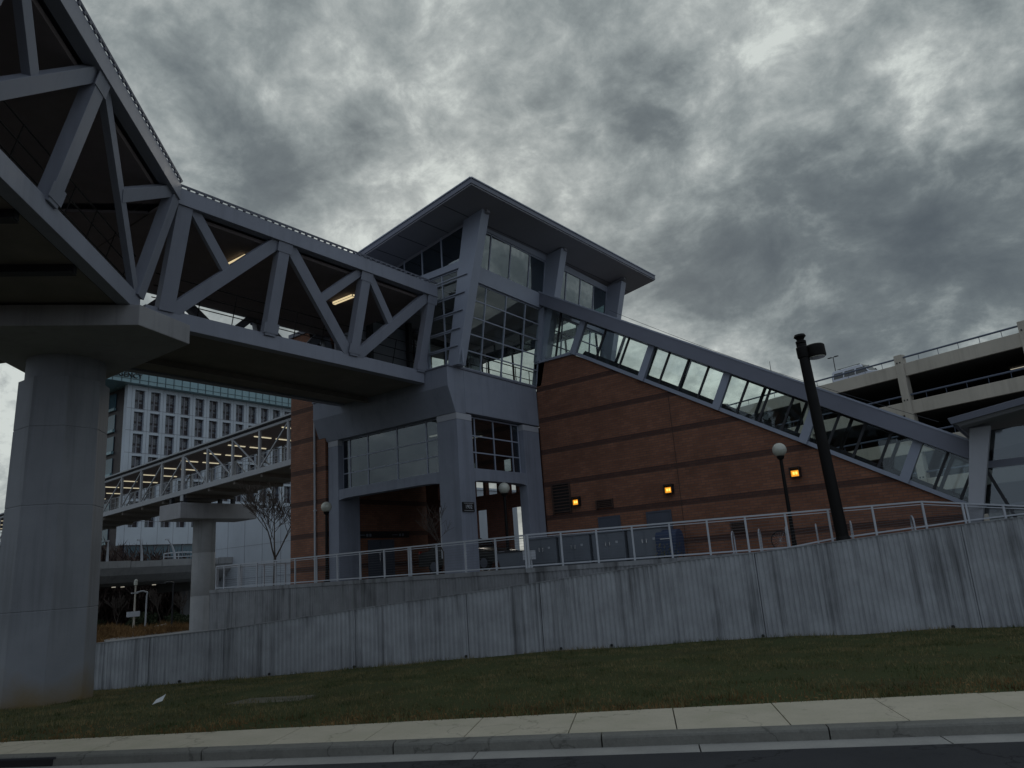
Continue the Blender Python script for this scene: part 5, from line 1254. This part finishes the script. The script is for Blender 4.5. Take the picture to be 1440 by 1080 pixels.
# scrub, shrubs, dry grass and thin trees behind the wall
rnd = random.Random(21)
def scrub(n, x0, x1, y0, y1, z0, hmax, s, mat, name, noise_s=.25, thr=-.3):
    vv = []; ff = []; m = MB()
    for k in range(n):
        x, y = rnd.uniform(x0, x1), rnd.uniform(y0, y1); g = noise.noise(V((x * noise_s, y * noise_s, 3)))
        h = hmax * (.55 + .7 * g + rnd.uniform(-.15, .15)); z = z0 + h * rnd.random() ** .7
        p = V((x, y, z)); a = V((rnd.uniform(-.5, .5), rnd.uniform(-.5, .5), rnd.uniform(.3, 1))).normalized() * s * rnd.uniform(.5, 1.4); b = V((rnd.uniform(-1, 1), rnd.uniform(-1, 1), rnd.uniform(-.3, .3))).normalized() * s * .12
        i = len(vv); vv.extend([tuple(p - a - b), tuple(p - a + b), tuple(p + a)]); ff.append((i, i + 1, i + 2))
    m.v, m.f, m.m = vv, ff, [0] * len(ff); o = struct(name, m, mat, kind='stuff', recalc=False); return o
scrub(30000, -69, -55, 24, 36.6, -.85, 1.0, .22, 'drygrass', 'dry_grass')
scrub(42000, -104, -87, 20, 60, -.8, 10.5, .85, 'twigs', 'scrub_thicket', .12)
labs = ['low dark green shrub beside the path end, nearest the round pier', 'low dark green shrub in the dry grass behind the wall, middle of three', 'brownish green shrub in the dry grass, left of the lamp posts']
for k, (x, y, r) in enumerate(((-66, 37.0, 1.3), (-66.5, 34.3, 1.5), (-70, 30.8, 1.7))):
    c_ = V((x, y, -.5)); t = thing('shrub', labs[k], 'shrub', (x, y, -.85), 'shrubs behind the wall')
    def fn(r_, c_=c_, r=r):
        d = V((r_.gauss(0, 1), r_.gauss(0, 1), abs(r_.gauss(0, 1)))).normalized(); rr_ = r * (1 + .35 * noise.noise(d * 2.2 + c_)) * r_.random() ** .35; return c_ + V((d.x * rr_, d.y * rr_, d.z * rr_ * .85)), r_.uniform(.6, 1.3)
    build(leafcloud(2600, fn, .10, random.Random(30 + k)), 'foliage', 'shrub', t, recalc=False)
    build(MB().tube((x, y, -.9), (x + .1, y, -.1), .06, .03, 6), 'stem', 'bark', t)
labs = ['thin leafless tree under the overpass, left of the pale lamp post', 'thin leafless tree just right of the hooked lamp post', 'thin leafless tree between the black lamp post and the round pier', 'thin leafless tree in the thicket near the octagonal column']
for k, (x, y, h) in enumerate(((-68, 32.6, 3.6), (-66, 35.4, 4.0), (-67, 38.2, 3.6), (-68, 30.8, 3.3))):
    bare_tree('thin_tree', labs[k], (x, y, -.85), h, .07, 2, 40 + k, 'thin trees behind the wall', minr=.02, spread=.4)
# path behind the wall
m = MB(); m.prism([V((-56, 26, -.6)), V((-50.5, 24, -.6)), V((-40, 33, -.6)), V((-68, 45, -.6)), V((-74, 43.5, -.6))], (0, 0, .08)); struct('path', m, 'path')
m = MB(); m.beam((-58.5, 29.3, -.42), (-74, 43.3, -.42), .18, .3); struct('path_kerb', m, 'garage')
